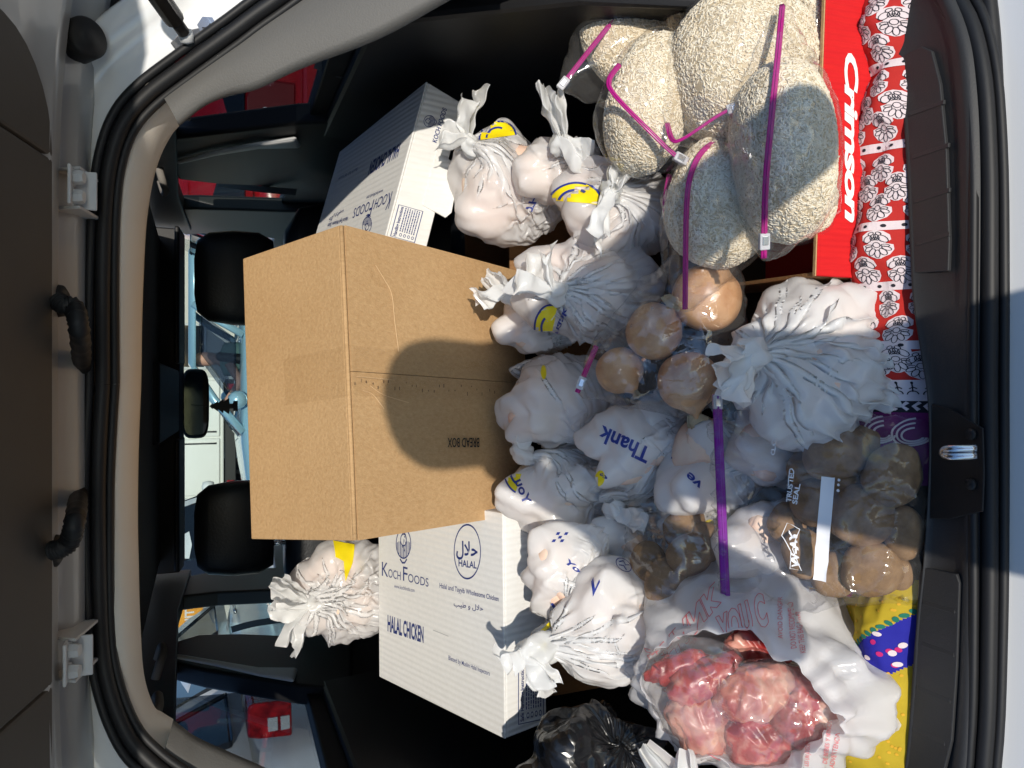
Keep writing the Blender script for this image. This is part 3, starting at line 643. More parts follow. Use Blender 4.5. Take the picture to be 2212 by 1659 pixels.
KR = Carton(rotm(.0813, .2207, .2897), CAM + 1.06 * (np.array((.5146, 1.2595, 1.2032)) - CAM)); kw2, kd2, kh2 = .315, .392, .080
kr = empty('cardboard_box', KR.p(-kw2/2, kd2/2, -kh2), 'white halal chicken carton half in shadow beside the front passenger seat', 'box')
panel(KR, (-kw2, 0, -.004), (0, kd2, 0), 'lid', MAT['white_board'], kr, .002)
panel(KR, (-kw2 + .0005, .0008, -kh2), (-.0005, .005, -.0045), 'front_panel', MAT['white_board'], kr)
panel(KR, (-.004, .0055, -kh2), (0, kd2 - .005, -.0045), 'side_panel', MAT['white_board'], kr)
panel(KR, (-kw2, .0055, -kh2), (-kw2 + .004, kd2 - .005, -.0045), 'side_panel', MAT['white_board'], kr)
panel(KR, (-kw2, kd2 - .0045, -kh2), (0, kd2, -.0045), 'back_panel', MAT['white_board'], kr)
# torn tabs hanging from the front panel
MB().prism([KR.p(*q) for q in ((-.115, -.001, -.052), (-.225, -.001, -.052), (-.228, -.004, -.10), (-.215, -.006, -.108), (-.14, -.005, -.104), (-.122, -.003, -.098))], KR.R @ np.array((0, .003, 0))).build('torn_tab', MAT['white_board'], kr, False, .0008)
Z4 = lambda x, y: (553 + x / 3, y / 3)
top = KR.plane((0, 0, 0), (0, 0, 1)); fro = KR.plane((0, .0008, 0), (0, -1, 0))
def rt(s, A, B, Cc, bold=0., pl=top): print_text('printed_words', s, Z4(*A), Z4(*B), Z4(*Cc), pl, MAT['navy'], kr, bold)
rt('K', (888,1240), (862,1252), (862,1352)); rt('OCH', (862,1252), (782,1290), (842,1320)); rt('F', (770,1292), (750,1302), (742,1400)); rt('OODS', (744,1304), (640,1352), (730,1368))
rt('www.kochfoods.com', (828,1226), (722,1272), (820,1250))
rt('HALAL CHICKEN', (940,930), (748,1050), (918,1022), .03)
rt('Blessed by Muslim Halal Inspectors', (664,1085), (540,1150), (655,1108))
rt('Halal and Tayyib Wholesome Chicken', (600,1405), (470,1450), (592,1432), .01)
rt('\uFE90\uFEF4\uFEC3 \uFEED \uFEDD\uFEFC\uFEA3', (572,1360), (480,1412), (558,1395), .01)
koch_emblem(Z4(722, 1458), 10, 18, top, kr, (-.15, 1))
rt('KOCH FOODS', (1168,928), (1236,708), (1140,915), .015, fro)
koch_emblem(Z4(1122, 786), 13, 12, fro, kr, (-1, -.2))
def PKR(x, y): return Z4(868 + x * 55 + y * 160, 1530 - x * 205 + y * 45)
handling_label(PKR, fro, kr, 'Handling Instructions')

# --- brown cartons under the white ones
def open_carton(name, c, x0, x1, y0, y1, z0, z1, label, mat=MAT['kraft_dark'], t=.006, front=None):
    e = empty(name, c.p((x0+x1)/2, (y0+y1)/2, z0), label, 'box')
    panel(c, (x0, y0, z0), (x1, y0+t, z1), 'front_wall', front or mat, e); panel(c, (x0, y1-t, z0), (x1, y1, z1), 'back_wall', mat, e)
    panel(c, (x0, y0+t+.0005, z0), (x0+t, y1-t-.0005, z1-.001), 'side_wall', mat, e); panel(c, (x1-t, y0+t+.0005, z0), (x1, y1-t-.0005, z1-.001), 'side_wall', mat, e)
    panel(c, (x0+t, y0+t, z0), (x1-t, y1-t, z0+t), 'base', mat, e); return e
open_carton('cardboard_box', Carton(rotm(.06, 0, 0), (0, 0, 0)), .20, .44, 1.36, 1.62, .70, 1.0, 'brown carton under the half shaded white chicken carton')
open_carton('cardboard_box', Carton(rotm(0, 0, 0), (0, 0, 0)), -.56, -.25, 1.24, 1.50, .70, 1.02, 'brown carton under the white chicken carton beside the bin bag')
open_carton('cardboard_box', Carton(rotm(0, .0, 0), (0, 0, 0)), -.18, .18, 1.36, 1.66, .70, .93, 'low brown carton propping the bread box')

# --- red fruit tray in front, full of rice
CR = Carton(rotm(-.045, -.10, 0), (.142, .765, .703)); cw, cdp, ch = .46, .40, .112
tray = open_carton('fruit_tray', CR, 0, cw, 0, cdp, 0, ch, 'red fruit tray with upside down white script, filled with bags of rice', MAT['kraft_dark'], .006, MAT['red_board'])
panel(CR, (.0, .0005, ch + .0003), (cw, .0055, ch + .002), 'board_edge', MAT['kraft'], tray, 0)
ZC = lambda x, y: (1659 + x / 3, y / 3)
v, f = text_shape('Crimson', .035, .25, .92); print_flat('printed_words', affine((v, f), ZC(498, 345), ZC(500, 1440), ZC(585, 350)), *CR.plane((0, 0, 0), (0, -1, 0)), MAT['white_ink'], tray)
# ================================================================ soft goods: a small cloth solver for the tied bags
def sim_bag(seed, blobs, axis, neck, slack=1.25, M=84, N=58, iters=230, grav=.00022, cling=.0004, floor=None, neck_r=.009, twist=1.2):
    """a film tube closed below and tied at the neck, settled round the things inside it"""
    rg = np.random.default_rng(seed); n = unit(axis); neck = np.asarray(neck, float)
    Cb = np.array([b[0] for b in blobs]); Rb = np.array([b[1] for b in blobs]); c0 = Cb.mean(0)
    e1 = unit(np.cross(n, (.31, .2, .9) if abs(n[2]) < .9 else (1, .1, 0))); e2 = np.cross(n, e1)
    th = np.linspace(0, 2*math.pi, M, endpoint=False); tt = np.linspace(0, 1, N)
    kb = .80; P = np.zeros((N, M, 3))
    ph = np.where(tt < kb, tt / kb * .80 * math.pi + .02, .82 * math.pi)
    d = -np.cos(ph)[:, None, None] * n + np.sin(ph)[:, None, None] * (np.cos(th)[None, :, None] * e1 + np.sin(th)[None, :, None] * e2)
    rad = np.full((N, M), .02)
    for c, r in zip(Cb, Rb):
        o = (c0 - c) / r; q = d / r; A = (q*q).sum(-1); B = (q*o).sum(-1); Cq = (o*o).sum() - 1; disc = B*B - A*Cq
        rad = np.maximum(rad, np.where(disc > 0, (-B + np.sqrt(np.maximum(disc, 0))) / A, 0))
    for _ in range(6):
        rad = (rad + np.roll(rad, 1, 1) + np.roll(rad, -1, 1)) / 3; rad[1:-1] = (rad[:-2] + rad[1:-1] + rad[2:]) / 3
    P = c0 + d * (rad * 1.08 + .004)[..., None]
    ib = int(kb * (N - 1)); body_end = P[ib].copy()
    for i in range(ib, N):
        u = (i - ib) / (N - 1 - ib); u2 = u ** .8; a = th + twist * u * u
        ringp = neck + neck_r * (np.cos(a)[:, None] * e1 + np.sin(a)[:, None] * e2)
        P[i] = body_end * (1 - u2) + ringp * u2
    P += rg.normal(0, .0012, P.shape) * (tt < .96)[:, None, None]
    def ln(a, b): return np.linalg.norm(a - b, axis=-1)
    circ = ln(np.roll(P, -1, 1), P).sum(1); cm = circ.max()
    want = cm * slack * np.clip(tt * 2.0, 0, 1) ** .9; want = np.maximum(np.minimum(want, circ * (1 + .6 * (slack - 1)) + 3 * cm * np.clip(tt - .35, 0, 1)), circ * 1.02)
    wob = 1 + .12 * np.sin(th * 2 + rg.uniform(0, 6)) + .08 * np.sin(th * 5 + rg.uniform(0, 6))
    Lh = (want[:, None] / M) * wob[None, :]
    Lv = np.repeat(ln(P[1:], P[:-1]).mean(1)[:, None], M, 1) * 1.05
    Ld = np.sqrt(((Lh[1:] + Lh[:-1]) / 2) ** 2 + Lv ** 2)
    pin = np.zeros((N, 1, 1)); pin[-1] = 1; pin[-2] = 1; free = 1 - pin; fixed = P.copy()
    G = np.array((0, 0, -grav))
    for it in range(iters):
        P = P + (G + (c0 - P) * cling) * free
        for _ in range(2):
            dP = np.zeros_like(P)
            e = np.roll(P, -1, 1) - P; l = np.linalg.norm(e, axis=-1); k = ((l - Lh) / (l + 1e-9) * .5 * np.where(l > Lh, .9, .55))[..., None] * e; dP += k; dP -= np.roll(k, 1, 1)
            e = P[1:] - P[:-1]; l = np.linalg.norm(e, axis=-1); k = ((l - Lv) / (l + 1e-9) * .5 * np.where(l > Lv, .9, .5))[..., None] * e; dP[:-1] += k; dP[1:] -= k
            for sh in (1, -1):
                e = np.roll(P[1:], -sh, 1) - P[:-1]; l = np.linalg.norm(e, axis=-1); k = ((l - Ld) / (l + 1e-9) * .5 * np.where(l > Ld, .35, .12))[..., None] * e; dP[:-1] += k; dP[1:] -= np.roll(k, sh, 1)
            # bending, kept light so that creases stay sharp
            b = (np.roll(P, 1, 1) + np.roll(P, -1, 1)) * .5 - P; dP += b * .13
            b = np.zeros_like(P); b[1:-1] = (P[2:] + P[:-2]) * .5 - P[1:-1]; dP += b * .15
            P = P + dP * .42 * free
        for c, r in zip(Cb, Rb):
            q = (P - c) / r; l = np.linalg.norm(q, axis=-1, keepdims=True)
            P = np.where((l < 1.03) & (free > 0), c + q / np.maximum(l, 1e-6) * r * 1.03, P)
        if floor is not None:
            nf, df = floor; s = P @ nf - df; P = np.where((s < 0)[..., None] & (free > 0), P - s[..., None] * nf, P)
    return P
def upsample(P, wrap=True):
    """doubles a grid with cubic midpoints"""
    def mid(a, b, c, d): return (-a + 9*b + 9*c - d) / 16
    n, m = P.shape[:2]
    if wrap:
        h = mid(np.roll(P, 1, 1), P, np.roll(P, -1, 1), np.roll(P, -2, 1)); Q = np.stack([P, h], 2).reshape(n, 2*m, 3)
    else:
        E = np.concatenate([2*P[:, :1]-P[:, 1:2], P, 2*P[:, -1:]-P[:, -2:-1]], 1); h = mid(E[:, :-3], E[:, 1:-2], E[:, 2:-1], E[:, 3:]); Q = np.zeros((n, 2*m-1, 3)); Q[:, ::2] = P; Q[:, 1::2] = h
    E = np.concatenate([2*Q[:1]-Q[1:2], Q, 2*Q[-1:]-Q[-2:-1]], 0); h = mid(E[:-3], E[1:-2], E[2:-1], E[3:]); R = np.zeros((2*n-1, Q.shape[1], 3)); R[::2] = Q; R[1::2] = h
    return R
def grid_mesh(name, P, wrap=True, close0=True):
    n, m = P.shape[:2]; V = P.reshape(-1, 3); i = np.arange(n-1)[:, None]; j = np.arange(m if wrap else m-1)[None, :]; k = (j + 1) % m
    Fq = np.stack([np.broadcast_to(a, (n-1, j.shape[1])) for a in (i*m+j, i*m+k, (i+1)*m+k, (i+1)*m+j)], -1).reshape(-1, 4)
    me = bpy.data.meshes.new(name); me.vertices.add(len(V)); me.vertices.foreach_set('co', V.ravel().astype('f4'))
    me.loops.add(Fq.size); me.loops.foreach_set('vertex_index', Fq.ravel().astype('i4'))
    me.polygons.add(len(Fq)); me.polygons.foreach_set('loop_start', np.arange(0, Fq.size, 4, dtype='i4')); me.update(calc_edges=True); me.validate()
    return me
def crumple(P, seed, amp, sc, wrap=True):
    """adds the sharp facets of thin film along the surface normal"""
    if wrap: du = np.roll(P, -1, 1) - np.roll(P, 1, 1)
    else: du = np.gradient(P, axis=1)
    nv = np.cross(du, np.gradient(P, axis=0)); nv /= np.linalg.norm(nv, axis=-1, keepdims=True) + 1e-9
    Q = P.reshape(-1, 3); h = np.empty(len(Q))
    for i, p in enumerate(Q):
        v = Vector(p) * sc; v += noise.noise_vector(v * .55 + Vector((seed, 0, 0))) * .9
        h[i] = noise.voronoi(v + Vector((0, seed * 3.1, 0)))[0][0]
    return P + nv * ((h - .45) * amp).reshape(P.shape[:2])[..., None]
def facets(P, seed, amp, k=9, f0=70, f1=170, wrap=True):
    """long straight creases: triangle waves in random directions, each fading in and out"""
    rg = np.random.default_rng(int(seed * 97) + 5)
    nv = P - P.mean((0, 1)); nv /= np.linalg.norm(nv, axis=-1, keepdims=True) + 1e-9; h = np.zeros(P.shape[:2])
    for _ in range(k):
        d = unit(rg.normal(size=3)); e = unit(rg.normal(size=3)); g = unit(rg.normal(size=3)); f = rg.uniform(f0, f1)
        x = P @ d * f + 1.3 * np.sin(P @ e * 23 + rg.uniform(0, 6)) + rg.uniform(0, 6)
        mask = np.clip(np.sin(P @ e * 31 + rg.uniform(0, 6)) * np.sin(P @ g * 27 + rg.uniform(0, 6)) * 1.8, 0, 1)
        h += np.arcsin(np.sin(x)) / 1.57 * mask * (110 / f)
    return P + nv * (h * amp)[..., None]
def bvh_of(me): return BVHTree.FromPolygons([v.co.copy() for v in me.vertices], [tuple(p.vertices) for p in me.polygons])
def vnoise(p, sc, seed=0.): return noise.noise(Vector((p[0]*sc + seed, p[1]*sc + seed*1.7, p[2]*sc - seed)))

def film_ear(name, base, dirn, length, width, seed, mat, parent, curl=.5, base_w=.014):
    """loose tail of a tied bag: a pleated, crumpled sheet fanning out from the knot"""
    rg = np.random.default_rng(seed); d = unit(dirn); side = unit(np.cross(d, (rg.normal(), rg.normal(), 1.2))); nn = np.cross(d, side)
    n, m = 18, 26; P = np.zeros((n, m, 3)); ph = rg.uniform(0, 6, 4); bend = rg.normal(0, curl, 2)
    for i in range(n):
        t = i / (n - 1); w = base_w + (width - base_w) * (t ** .75) * (1 - .25 * max(0, t - .7) / .3)
        c = np.asarray(base) + d * length * t + side * bend[0] * length * .5 * t * t + nn * bend[1] * length * .5 * t * t
        for j in range(m):
            s = j / (m - 1) * 2 - 1; fold = math.asin(math.sin(s * 6 + ph[0] + t * 1.6)) * .6 + .22 * math.asin(math.sin(s * 13 + ph[1] - t))
            q = c + side * w / 2 * s * (1 - .15 * math.cos(s * 5 + ph[2])) + nn * fold * (.010 + .010 * t) + d * length * .13 * t * math.sin(s * 3.1 + ph[3])
            k = np.array((vnoise(q, 46, seed % 17), vnoise(q, 46, seed % 17 + 5), vnoise(q, 46, seed % 17 + 9))) * .008 * (.3 + t)
            P[i, j] = q + k
    me = grid_mesh(name, upsample(P, False), False); return link(name, me, mat, parent, True)
def knot_lump(base, dirn, r, seed, mat, parent):
    d = unit(dirn); a = unit(np.cross(d, (.2, .4, .9))); b = np.cross(d, a); n, m = 22, 30; P = np.zeros((n, m, 3))
    for i in range(n):
        t = i / (n - 1); rr = r * (math.sin(math.pi * (.08 + .84 * t)) ** .6)
        for j in range(m):
            q = 2*math.pi*j/m; k = 1 + .22 * math.asin(math.sin(q * 4 + t * 5 + seed)) * .7 + .3 * noise.noise(Vector((math.cos(q)*1.6 + seed, math.sin(q)*1.6, t*3.5)))
            P[i, j] = np.asarray(base) + d * (t - .35) * r * 2.6 + rr * k * (math.cos(q)*a + math.sin(q)*b)
    me = grid_mesh('knot', P); return link('knot', me, mat, parent, True)

chick = pmat('raw_chicken_skin', (.80, .52, .40), .5, var=(14, 1., (.82, .66, .52)), bump=(60, .2, .003))
def lumps(seed, c, hx, hy, hz, k):
    """k ellipsoids packed inside a box about c"""
    rg = np.random.default_rng(seed); out = [(np.asarray(c, float), np.array((hx, hy, hz)) * (.74, .70, .72))]
    for i in range(k):
        a = rg.normal(0, 1, 3); a[2] = -abs(a[2]) * .8; a /= np.linalg.norm(a); s = rg.uniform(.34, .46, 3); out.append((np.asarray(c) + a * np.array((hx, hy, hz)) * .46, np.array((hx, hy, hz)) * s))
    return out
BAGS = {}
def tied_bag(key, label, c_px, hx_px, hy_px, D, knot_px, dk, seed, mat='bag', k=4, slack=1.25, ears=((0, -1, .3, .07),), ear_w=.055, depth=1.0, kr=.016, group='tied white carrier bags', contents=True, name='carrier_bag', kmat='knot', M=84, N=58, up=1, cat='bag'):
    """hx_px: half size along the picture's x (down the car), hy_px: half size along the picture's y (across)"""
    c = at(*c_px, D); sc = D / FP * 1.22; hx = hy_px * sc; hv = hx_px * sc
    dn = DN                                               # in-picture vertical
    bl = []
    for (q, r) in lumps(seed, (0, 0, 0), 1, 1, 1, k):
        ctr = c + XX * q[0] * hx + dn * q[1] * hv + F * q[2] * min(hx, hv) * depth
        bl.append((ctr, np.array((r[0]*hx, max(r[1]*hv, r[2]*min(hx, hv)*.9), max(r[1]*hv, .6*min(hx, hv))))))
    kn = at(*knot_px, D + dk); e = empty(name, c - np.array((0, 0, hv)), label, cat, group)
    ax = kn - np.mean([b[0] for b in bl], 0)
    P = sim_bag(seed, bl, ax, kn, slack if kr else slack + .22, M, N)
    if up: P = upsample(P)
    P = facets(P, seed, .0040 if kr else .0058, 9, 45, 120); P = facets(P, seed + .5, .0016, 8, 130, 260)
    me = grid_mesh('film', P); link('film', me, MAT[mat], e, True)
    if contents:
        cm = MB()
        for ctr, r in bl:
            R = []
            for i in range(9):
                t = math.pi * (i + .15) / 8.3
                R.append([ctr + r * .85 * np.array((math.sin(t)*math.cos(a), math.sin(t)*math.sin(a), math.cos(t))) * (1 + .0) for a in np.linspace(0, 2*math.pi, 14, endpoint=False)])
            cm.rings(R)
        cm.build('contents', chick, e, True)
    if kr: knot_lump(kn, unit(ax), kr, seed * .7, MAT[kmat], e)
    for i, (dx, dy, dz, L_) in enumerate(ears):          # dx, dy in picture directions, dz towards the viewer
        film_ear('bag_ear', kn + unit(ax) * kr, dx * DN - dy * XX - dz * F, L_ * .95, ear_w * .8, seed * 13 + i, MAT[kmat], e)
    BAGS[key] = (e, [bvh_of(me)]); return e
def wprint(key, name, shape, mat, cell=7., off=.0014): return print_wrapped(name, shape, BAGS[key][1], MAT[mat], BAGS[key][0], off, cell)
def serif_text(s): return text_shape(s, .03)
def wtext(key, s, A, B, Cc, mat='blue_ink'): return wprint(key, 'printed_words', affine(text_shape(s, .025), A, B, Cc), mat, 6.)
def smiley(key, c, rx, ry, rot=0., half=True):
    """yellow face with a dark blue rim, eyes and smile, as printed on the bags"""
    cr, sr = math.cos(rot), math.sin(rot)
    def T(sh, off=0):
        v, f = sh; x, y = v[:, 0] * rx, v[:, 1] * ry; return np.stack([c[0] + x*cr - y*sr, c[1] + x*sr + y*cr], 1), f
    if half:                                                # half of the face is lost in a fold
        A = np.linspace(.5, 3.5, 26); hd = poly_shape([(math.cos(a), math.sin(a)) for a in A])
        wprint(key, 'printed_face', T(hd), 'yellow_ink', 8., .0012)
        wprint(key, 'printed_smile', T(join_shapes(ring_shape(0, 0, 1.05, 1.05, .09, 26, .5, 3.5), ring_shape(0, .1, .62, .62, .11, 20, .5, 2.6))), 'blue_ink', 8., .0020); return
    wprint(key, 'printed_face', T(disc_shape(0, 0, 1, 1)), 'yellow_ink', 8., .0012)
    wprint(key, 'printed_smile', T(join_shapes(ring_shape(0, 0, 1.03, 1.03, .07), ring_shape(0, .1, .62, .62, .10, 20, .35, 2.8), disc_shape(-.3, -.3, .1, .18, 10), disc_shape(.3, -.3, .1, .18, 10))), 'blue_ink', 8., .0020)

tied_bag('w13', 'open crumpled white bag standing behind the halal carton', (735,1285), 88, 105, 1.60, (690,1300), -.05, 13, 'bag_pink', 4, 1.5, ((-1,-.6,.2,.09), (-.6,.8,.3,.09), (-.9,.1,.5,.08)), .10, kr=.02)
tied_bag('w1', 'knotted white bag of chicken leaning on the torn carton tab', (1068,400), 100, 125, 1.37, (1020,322), -.06, 1, 'bag_pink', 4, 1.3, ((-.2,-1,.5,.075), (-1,-.1,.4,.05)), .06)
tied_bag('w2', 'small knotted white bag with tall upright ears beside the rice', (1200,378), 76, 80, 1.30, (1208,318), -.07, 2, 'bag_pink', 3, 1.35, ((-.3,-1,.5,.085), (.9,.5,.4,.05)), .06)
tied_bag('w3', 'knotted white bag with a yellow smiling face below the rice', (1318,455), 112, 102, 1.25, (1318,418), -.08, 3, 'bag_pink', 4, 1.35, ((-.75,.8,.4,.08), (.3,-.9,.5,.04)), .055)
tied_bag('w4b', 'white bag squeezed against the bread box with a loose ear', (1135,700), 58, 72, 1.33, (1100,640), -.06, 44, 'bag', 3, 1.3, ((-.9,.5,.4,.06), (-.6,-.6,.3,.04)), .055)
tied_bag('w4', 'knotted white chicken bag with a yellow face next to the onions', (1262,632), 125, 118, 1.25, (1205,632), -.08, 4, 'bag_pink', 5, 1.35, ((-1,-.2,.5,.07), (-.7,-.9,.4,.06)), .065, kr=.018)
tied_bag('w5', 'plump white bag with a gold speck under the bread box', (1195,870), 100, 108, 1.30, (1120,800), .03, 5, 'bag_pink', 4, 1.2, (), kr=0)
tied_bag('w6', 'white bag with folds fanning from a yellow printed corner', (1195,1072), 100, 108, 1.29, (1135,985), -.02, 6, 'bag', 4, 1.35, ((.2,-.8,.3,.03),), .05)
tied_bag('w7', 'white bag lettered Thank in dark blue lying in the shade', (1370,965), 82, 105, 1.21, (1305,1075), .02, 7, 'bag', 4, 1.2, (), kr=.0)
tied_bag('w8', 'small white bag with a tiny blue shop emblem below the onions', (1405,895), 40, 45, 1.205, (1370,860), .05, 8, 'bag', 3, 1.2, (), kr=0, up=0)
tied_bag('w9', 'white bag half hidden behind the purple zip bag', (1500,1000), 70, 125, 1.16, (1560,1090), .03, 9, 'bag', 4, 1.25, (), kr=0)
tied_bag('w15', 'white bag with a yellow corner between the potatoes and the purple zip', (1480,1105), 60, 60, 1.20, (1540,1120), .03, 15, 'bag', 3, 1.3, (), kr=0, up=0)
tied_bag('w14', 'white bag wedged between the fanned bag and the potatoes', (1345,1165), 60, 65, 1.25, (1330,1110), -.03, 14, 'bag', 3, 1.3, ((.9,.5,.3,.06),), .05)
tied_bag('w10', 'big shaded white bag with folds radiating from its knot by the red cloth', (1735,790), 138, 195, 1.055, (1632,768), -.085, 10, 'bag', 5, 1.4, ((-.3,1,.4,.07), (-.8,.4,.3,.06)), .075, kr=.02)
tied_bag('w11', 'white bag with blue thanks lettering on the halal carton edge', (1205,1245), 78, 105, 1.21, (1152,1385), -.03, 11, 'bag', 4, 1.3, (), kr=0)
tied_bag('w12', 'bulky white bag with a fat knot beside the black bin bag', (1305,1330), 98, 135, 1.17, (1176,1402), -.03, 12, 'bag', 5, 1.4, ((.2,.9,.6,.055), (.6,.8,.4,.06), (-.8,.2,.5,.035)), .07, kr=.025)
tied_bag('bb', 'black plastic bin bag bulging against the side of the boot', (1240,1645), 105, 115, 1.10, (1180,1760), .05, 21, 'black_bag', 4, 1.4, (), kr=0, group=None, contents=False, name='bin_bag')

tied_bag('w16', 'white bag showing blue in the shade under the purple zip bag film', (1640,965), 72, 88, 1.115, (1600,900), .03, 16, 'bag', 4, 1.3, (), kr=0, up=0)
tied_bag('w17', 'white bag lying under the purple zip bag film beside the potatoes', (1640,1185), 78, 105, 1.12, (1600,1280), .03, 17, 'bag', 4, 1.3, (), kr=0, up=0)
# printing on the carrier bags
Zb = lambda x, y: (1106 + x / 3, y / 3); Zm = lambda x, y: (1106 + x / 3, 553 + y / 3); Zl = lambda x, y: (1106 + x / 3, 1106 + y / 3)
smiley('w2', (1245, 335), 40, 30, -1.3); smiley('w3', (1240, 440), 58, 44, 2.9); smiley('w4', Zm(275, 465), 50, 42, 1.4)
wtext('w2', 'you', Zb(520, 1120), Zb(500, 1010), Zb(560, 1115)); wtext('w1', 'TH', Zb(80, 1370), Zb(130, 1265), Zb(130, 1375))
wtext('w4', 'Thank', Zm(255, 545), Zm(340, 330), Zm(285, 565)); wtext('w4', 'y', Zm(680, 500), Zm(735, 455), Zm(700, 480))
smiley('w1', (1075, 300), 40, 36, 2.6); smiley('w4b', (1108, 565), 26, 44, .4); wtext('w3', 'k you', Zb(170, 1480), Zb(215, 1260), Zb(120, 1470)); wtext('w9', 've', Zm(1240, 1480), Zm(1150, 1400), Zm(1200, 1520))
wprint('w5', 'gold_speck', affine(disc_shape(0, 0, 1, 1, 9), Zm(205, 755), Zm(222, 740), Zm(212, 800)), 'yellow_ink', 5)
smiley('w6', (1130, 1022), 46, 40, 1.5); wtext('w6', 'You', (1132, 1092), (1112, 1040), (1150, 1084))
wtext('w7', 'Thank', Zm(905, 1252), Zm(585, 1100), Zm(865, 1348)); wtext('w7', 'e', Zm(625, 1440), Zm(585, 1405), Zm(590, 1452))
wprint('w7', 'printed_face', affine(disc_shape(0, 0, 1, 1, 14), Zm(570, 1440), Zm(600, 1445), Zm(560, 1490)), 'yellow_ink')
wtext('w9', 'K', Zm(1080, 1310), Zm(1030, 1310), Zm(1085, 1220)); wtext('w9', 'You', Zm(1120, 1080), Zm(1040, 1020), Zm(1100, 1110)); wtext('w15', 'very', Zm(1300, 1600), Zm(1180, 1490), Zm(1260, 1640))
wprint('w15', 'printed_face', affine(disc_shape(0, 0, 1, 1, 14), Zl(1275, 80), Zl(1310, 70), Zl(1280, 110)), 'yellow_ink')
v, f = join_shapes(ring_shape(0, 0, 1, 1, .1, 24), line_shape([(-.6, .1), (-.2, .6), (.2, .2), (.6, .5)], .14), line_shape([(-.5, -.4), (0, -.1), (.5, -.5)], .14))
wprint('w8', 'shop_emblem', affine((v, f), Zm(975, 1120), Zm(1010, 1105), Zm(985, 1090)), 'blue_ink', 4)
wprint('w12', 'shop_emblem', affine((v, f), Zl(722, 345), Zl(772, 375), Zl(735, 310)), 'blue_ink', 4)
wtext('w11', 'Yo', Zl(330, 320), Zl(425, 395), Zl(365, 300)); wtext('w11', 'Y', Zl(400, 455), Zl(480, 440), Zl(440, 385)); wtext('w11', "Vi s", Zl(235, 645), Zl(420, 590), Zl(250, 590)); wtext('w12', 'L', Zl(525, 545), Zl(570, 450), Zl(515, 450))
wprint('w11', 'shop_emblem', affine(join_shapes(*[rect_shape(.05 + .33*i, .05 + .33*j, .3 + .33*i, .3 + .33*j) for i in range(3) for j in range(3) if (i + j) % 2 == 0]), Zl(250, 200), Zl(330, 200), Zl(290, 130)), 'blue_ink', 5)
wprint('w11', 'printed_face', affine(poly_shape([(0, 0), (.5, .5), (1, .75), (.9, .2), (.5, .05), (.15, -.15)]), Zl(150, 800), Zl(345, 700), Zl(270, 610)), 'yellow_ink', 6)
wprint('w12', 'printed_face', affine(poly_shape([(0, 0), (.5, .1), (1, .2), (.8, 1), (.2, .9)]), Zl(155, 950), Zl(215, 935), Zl(180, 855)), 'yellow_ink', 6, .004)
wprint('w13', 'printed_face', affine(poly_shape([(0, 0), (1, .1), (.9, .5), (.55, 1), (.45, .5), (.1, .4)]), Z6(500, 190), Z6(640, 190), Z6(500, 450)), 'yellow_ink', 6, .004)
# ================================================================ clear zip bags
def film_hull(pts, name, mat, parent, seed=1, grow=.003, step=.016, amp=.003, smooth=3):
    """film stretched over what it holds and out to its zip"""
    bm = bmesh.new()
    for p in pts: bm.verts.new(tuple(p))
    bmesh.ops.convex_hull(bm, input=bm.verts[:])
    for q in [v for v in bm.verts if not v.link_faces]: bm.verts.remove(q)
    for q in [e for e in bm.edges if not e.link_faces]: bm.edges.remove(q)
    for _ in range(6):
        es = [e for e in bm.edges if e.calc_length() > step]
        if not es: break
        bmesh.ops.subdivide_edges(bm, edges=es, cuts=1); bmesh.ops.triangulate(bm, faces=[f for f in bm.faces if len(f.verts) > 3])
    bmesh.ops.beautify_fill(bm, faces=bm.faces[:], edges=bm.edges[:])
    for _ in range(smooth): bmesh.ops.smooth_vert(bm, verts=bm.verts[:], factor=.4, use_axis_x=True, use_axis_y=True, use_axis_z=True)
    bm.normal_update()
    for v in bm.verts:
        c = v.co; w = noise.noise(c * 9 + Vector((seed, 0, 0))); fold = noise.noise(Vector((c.x*40 + seed, c.y*12, c.z*12)) + noise.noise_vector(c * 14) * 1.2)
        v.co += v.normal * (grow + amp * (1 - 2 * abs(fold)) + amp * .8 * w)
    bmesh.ops.recalc_face_normals(bm, faces=bm.faces[:])
    me = bpy.data.meshes.new(name); bm.to_mesh(me); bm.free()
    return link(name, me, mat, parent, True), bvh_of(me)
def zipper(pts, parent, slider=None, w=.0040, mat='zip'):
    P = catmull([at(*p) for p in pts], 40)
    MB().tube(P, w, 10, flat=.55, up=-F).build('zip_strip', MAT[mat], parent, True)
    MB().tube(P - F * .0028, w * .35, 6).build('zip_rib', MAT[mat], parent, True)
    if slider is not None:
        i = max(1, min(38, int(slider * 39))); t = unit(P[i+1] - P[i-1]); a = unit(np.cross(t, F)); R = np.stack([t, a, np.cross(t, a)], 1)
        sl_ = MB().box(P[i], (.020, .0125, .009), R).build('slider', MAT['slider'], parent, False, .0015)
        MB().box(P[i] - F * .005, (.011, .007, .002), R).build('slider_window', MAT['steel'], sl_, False, .0005)
    return P
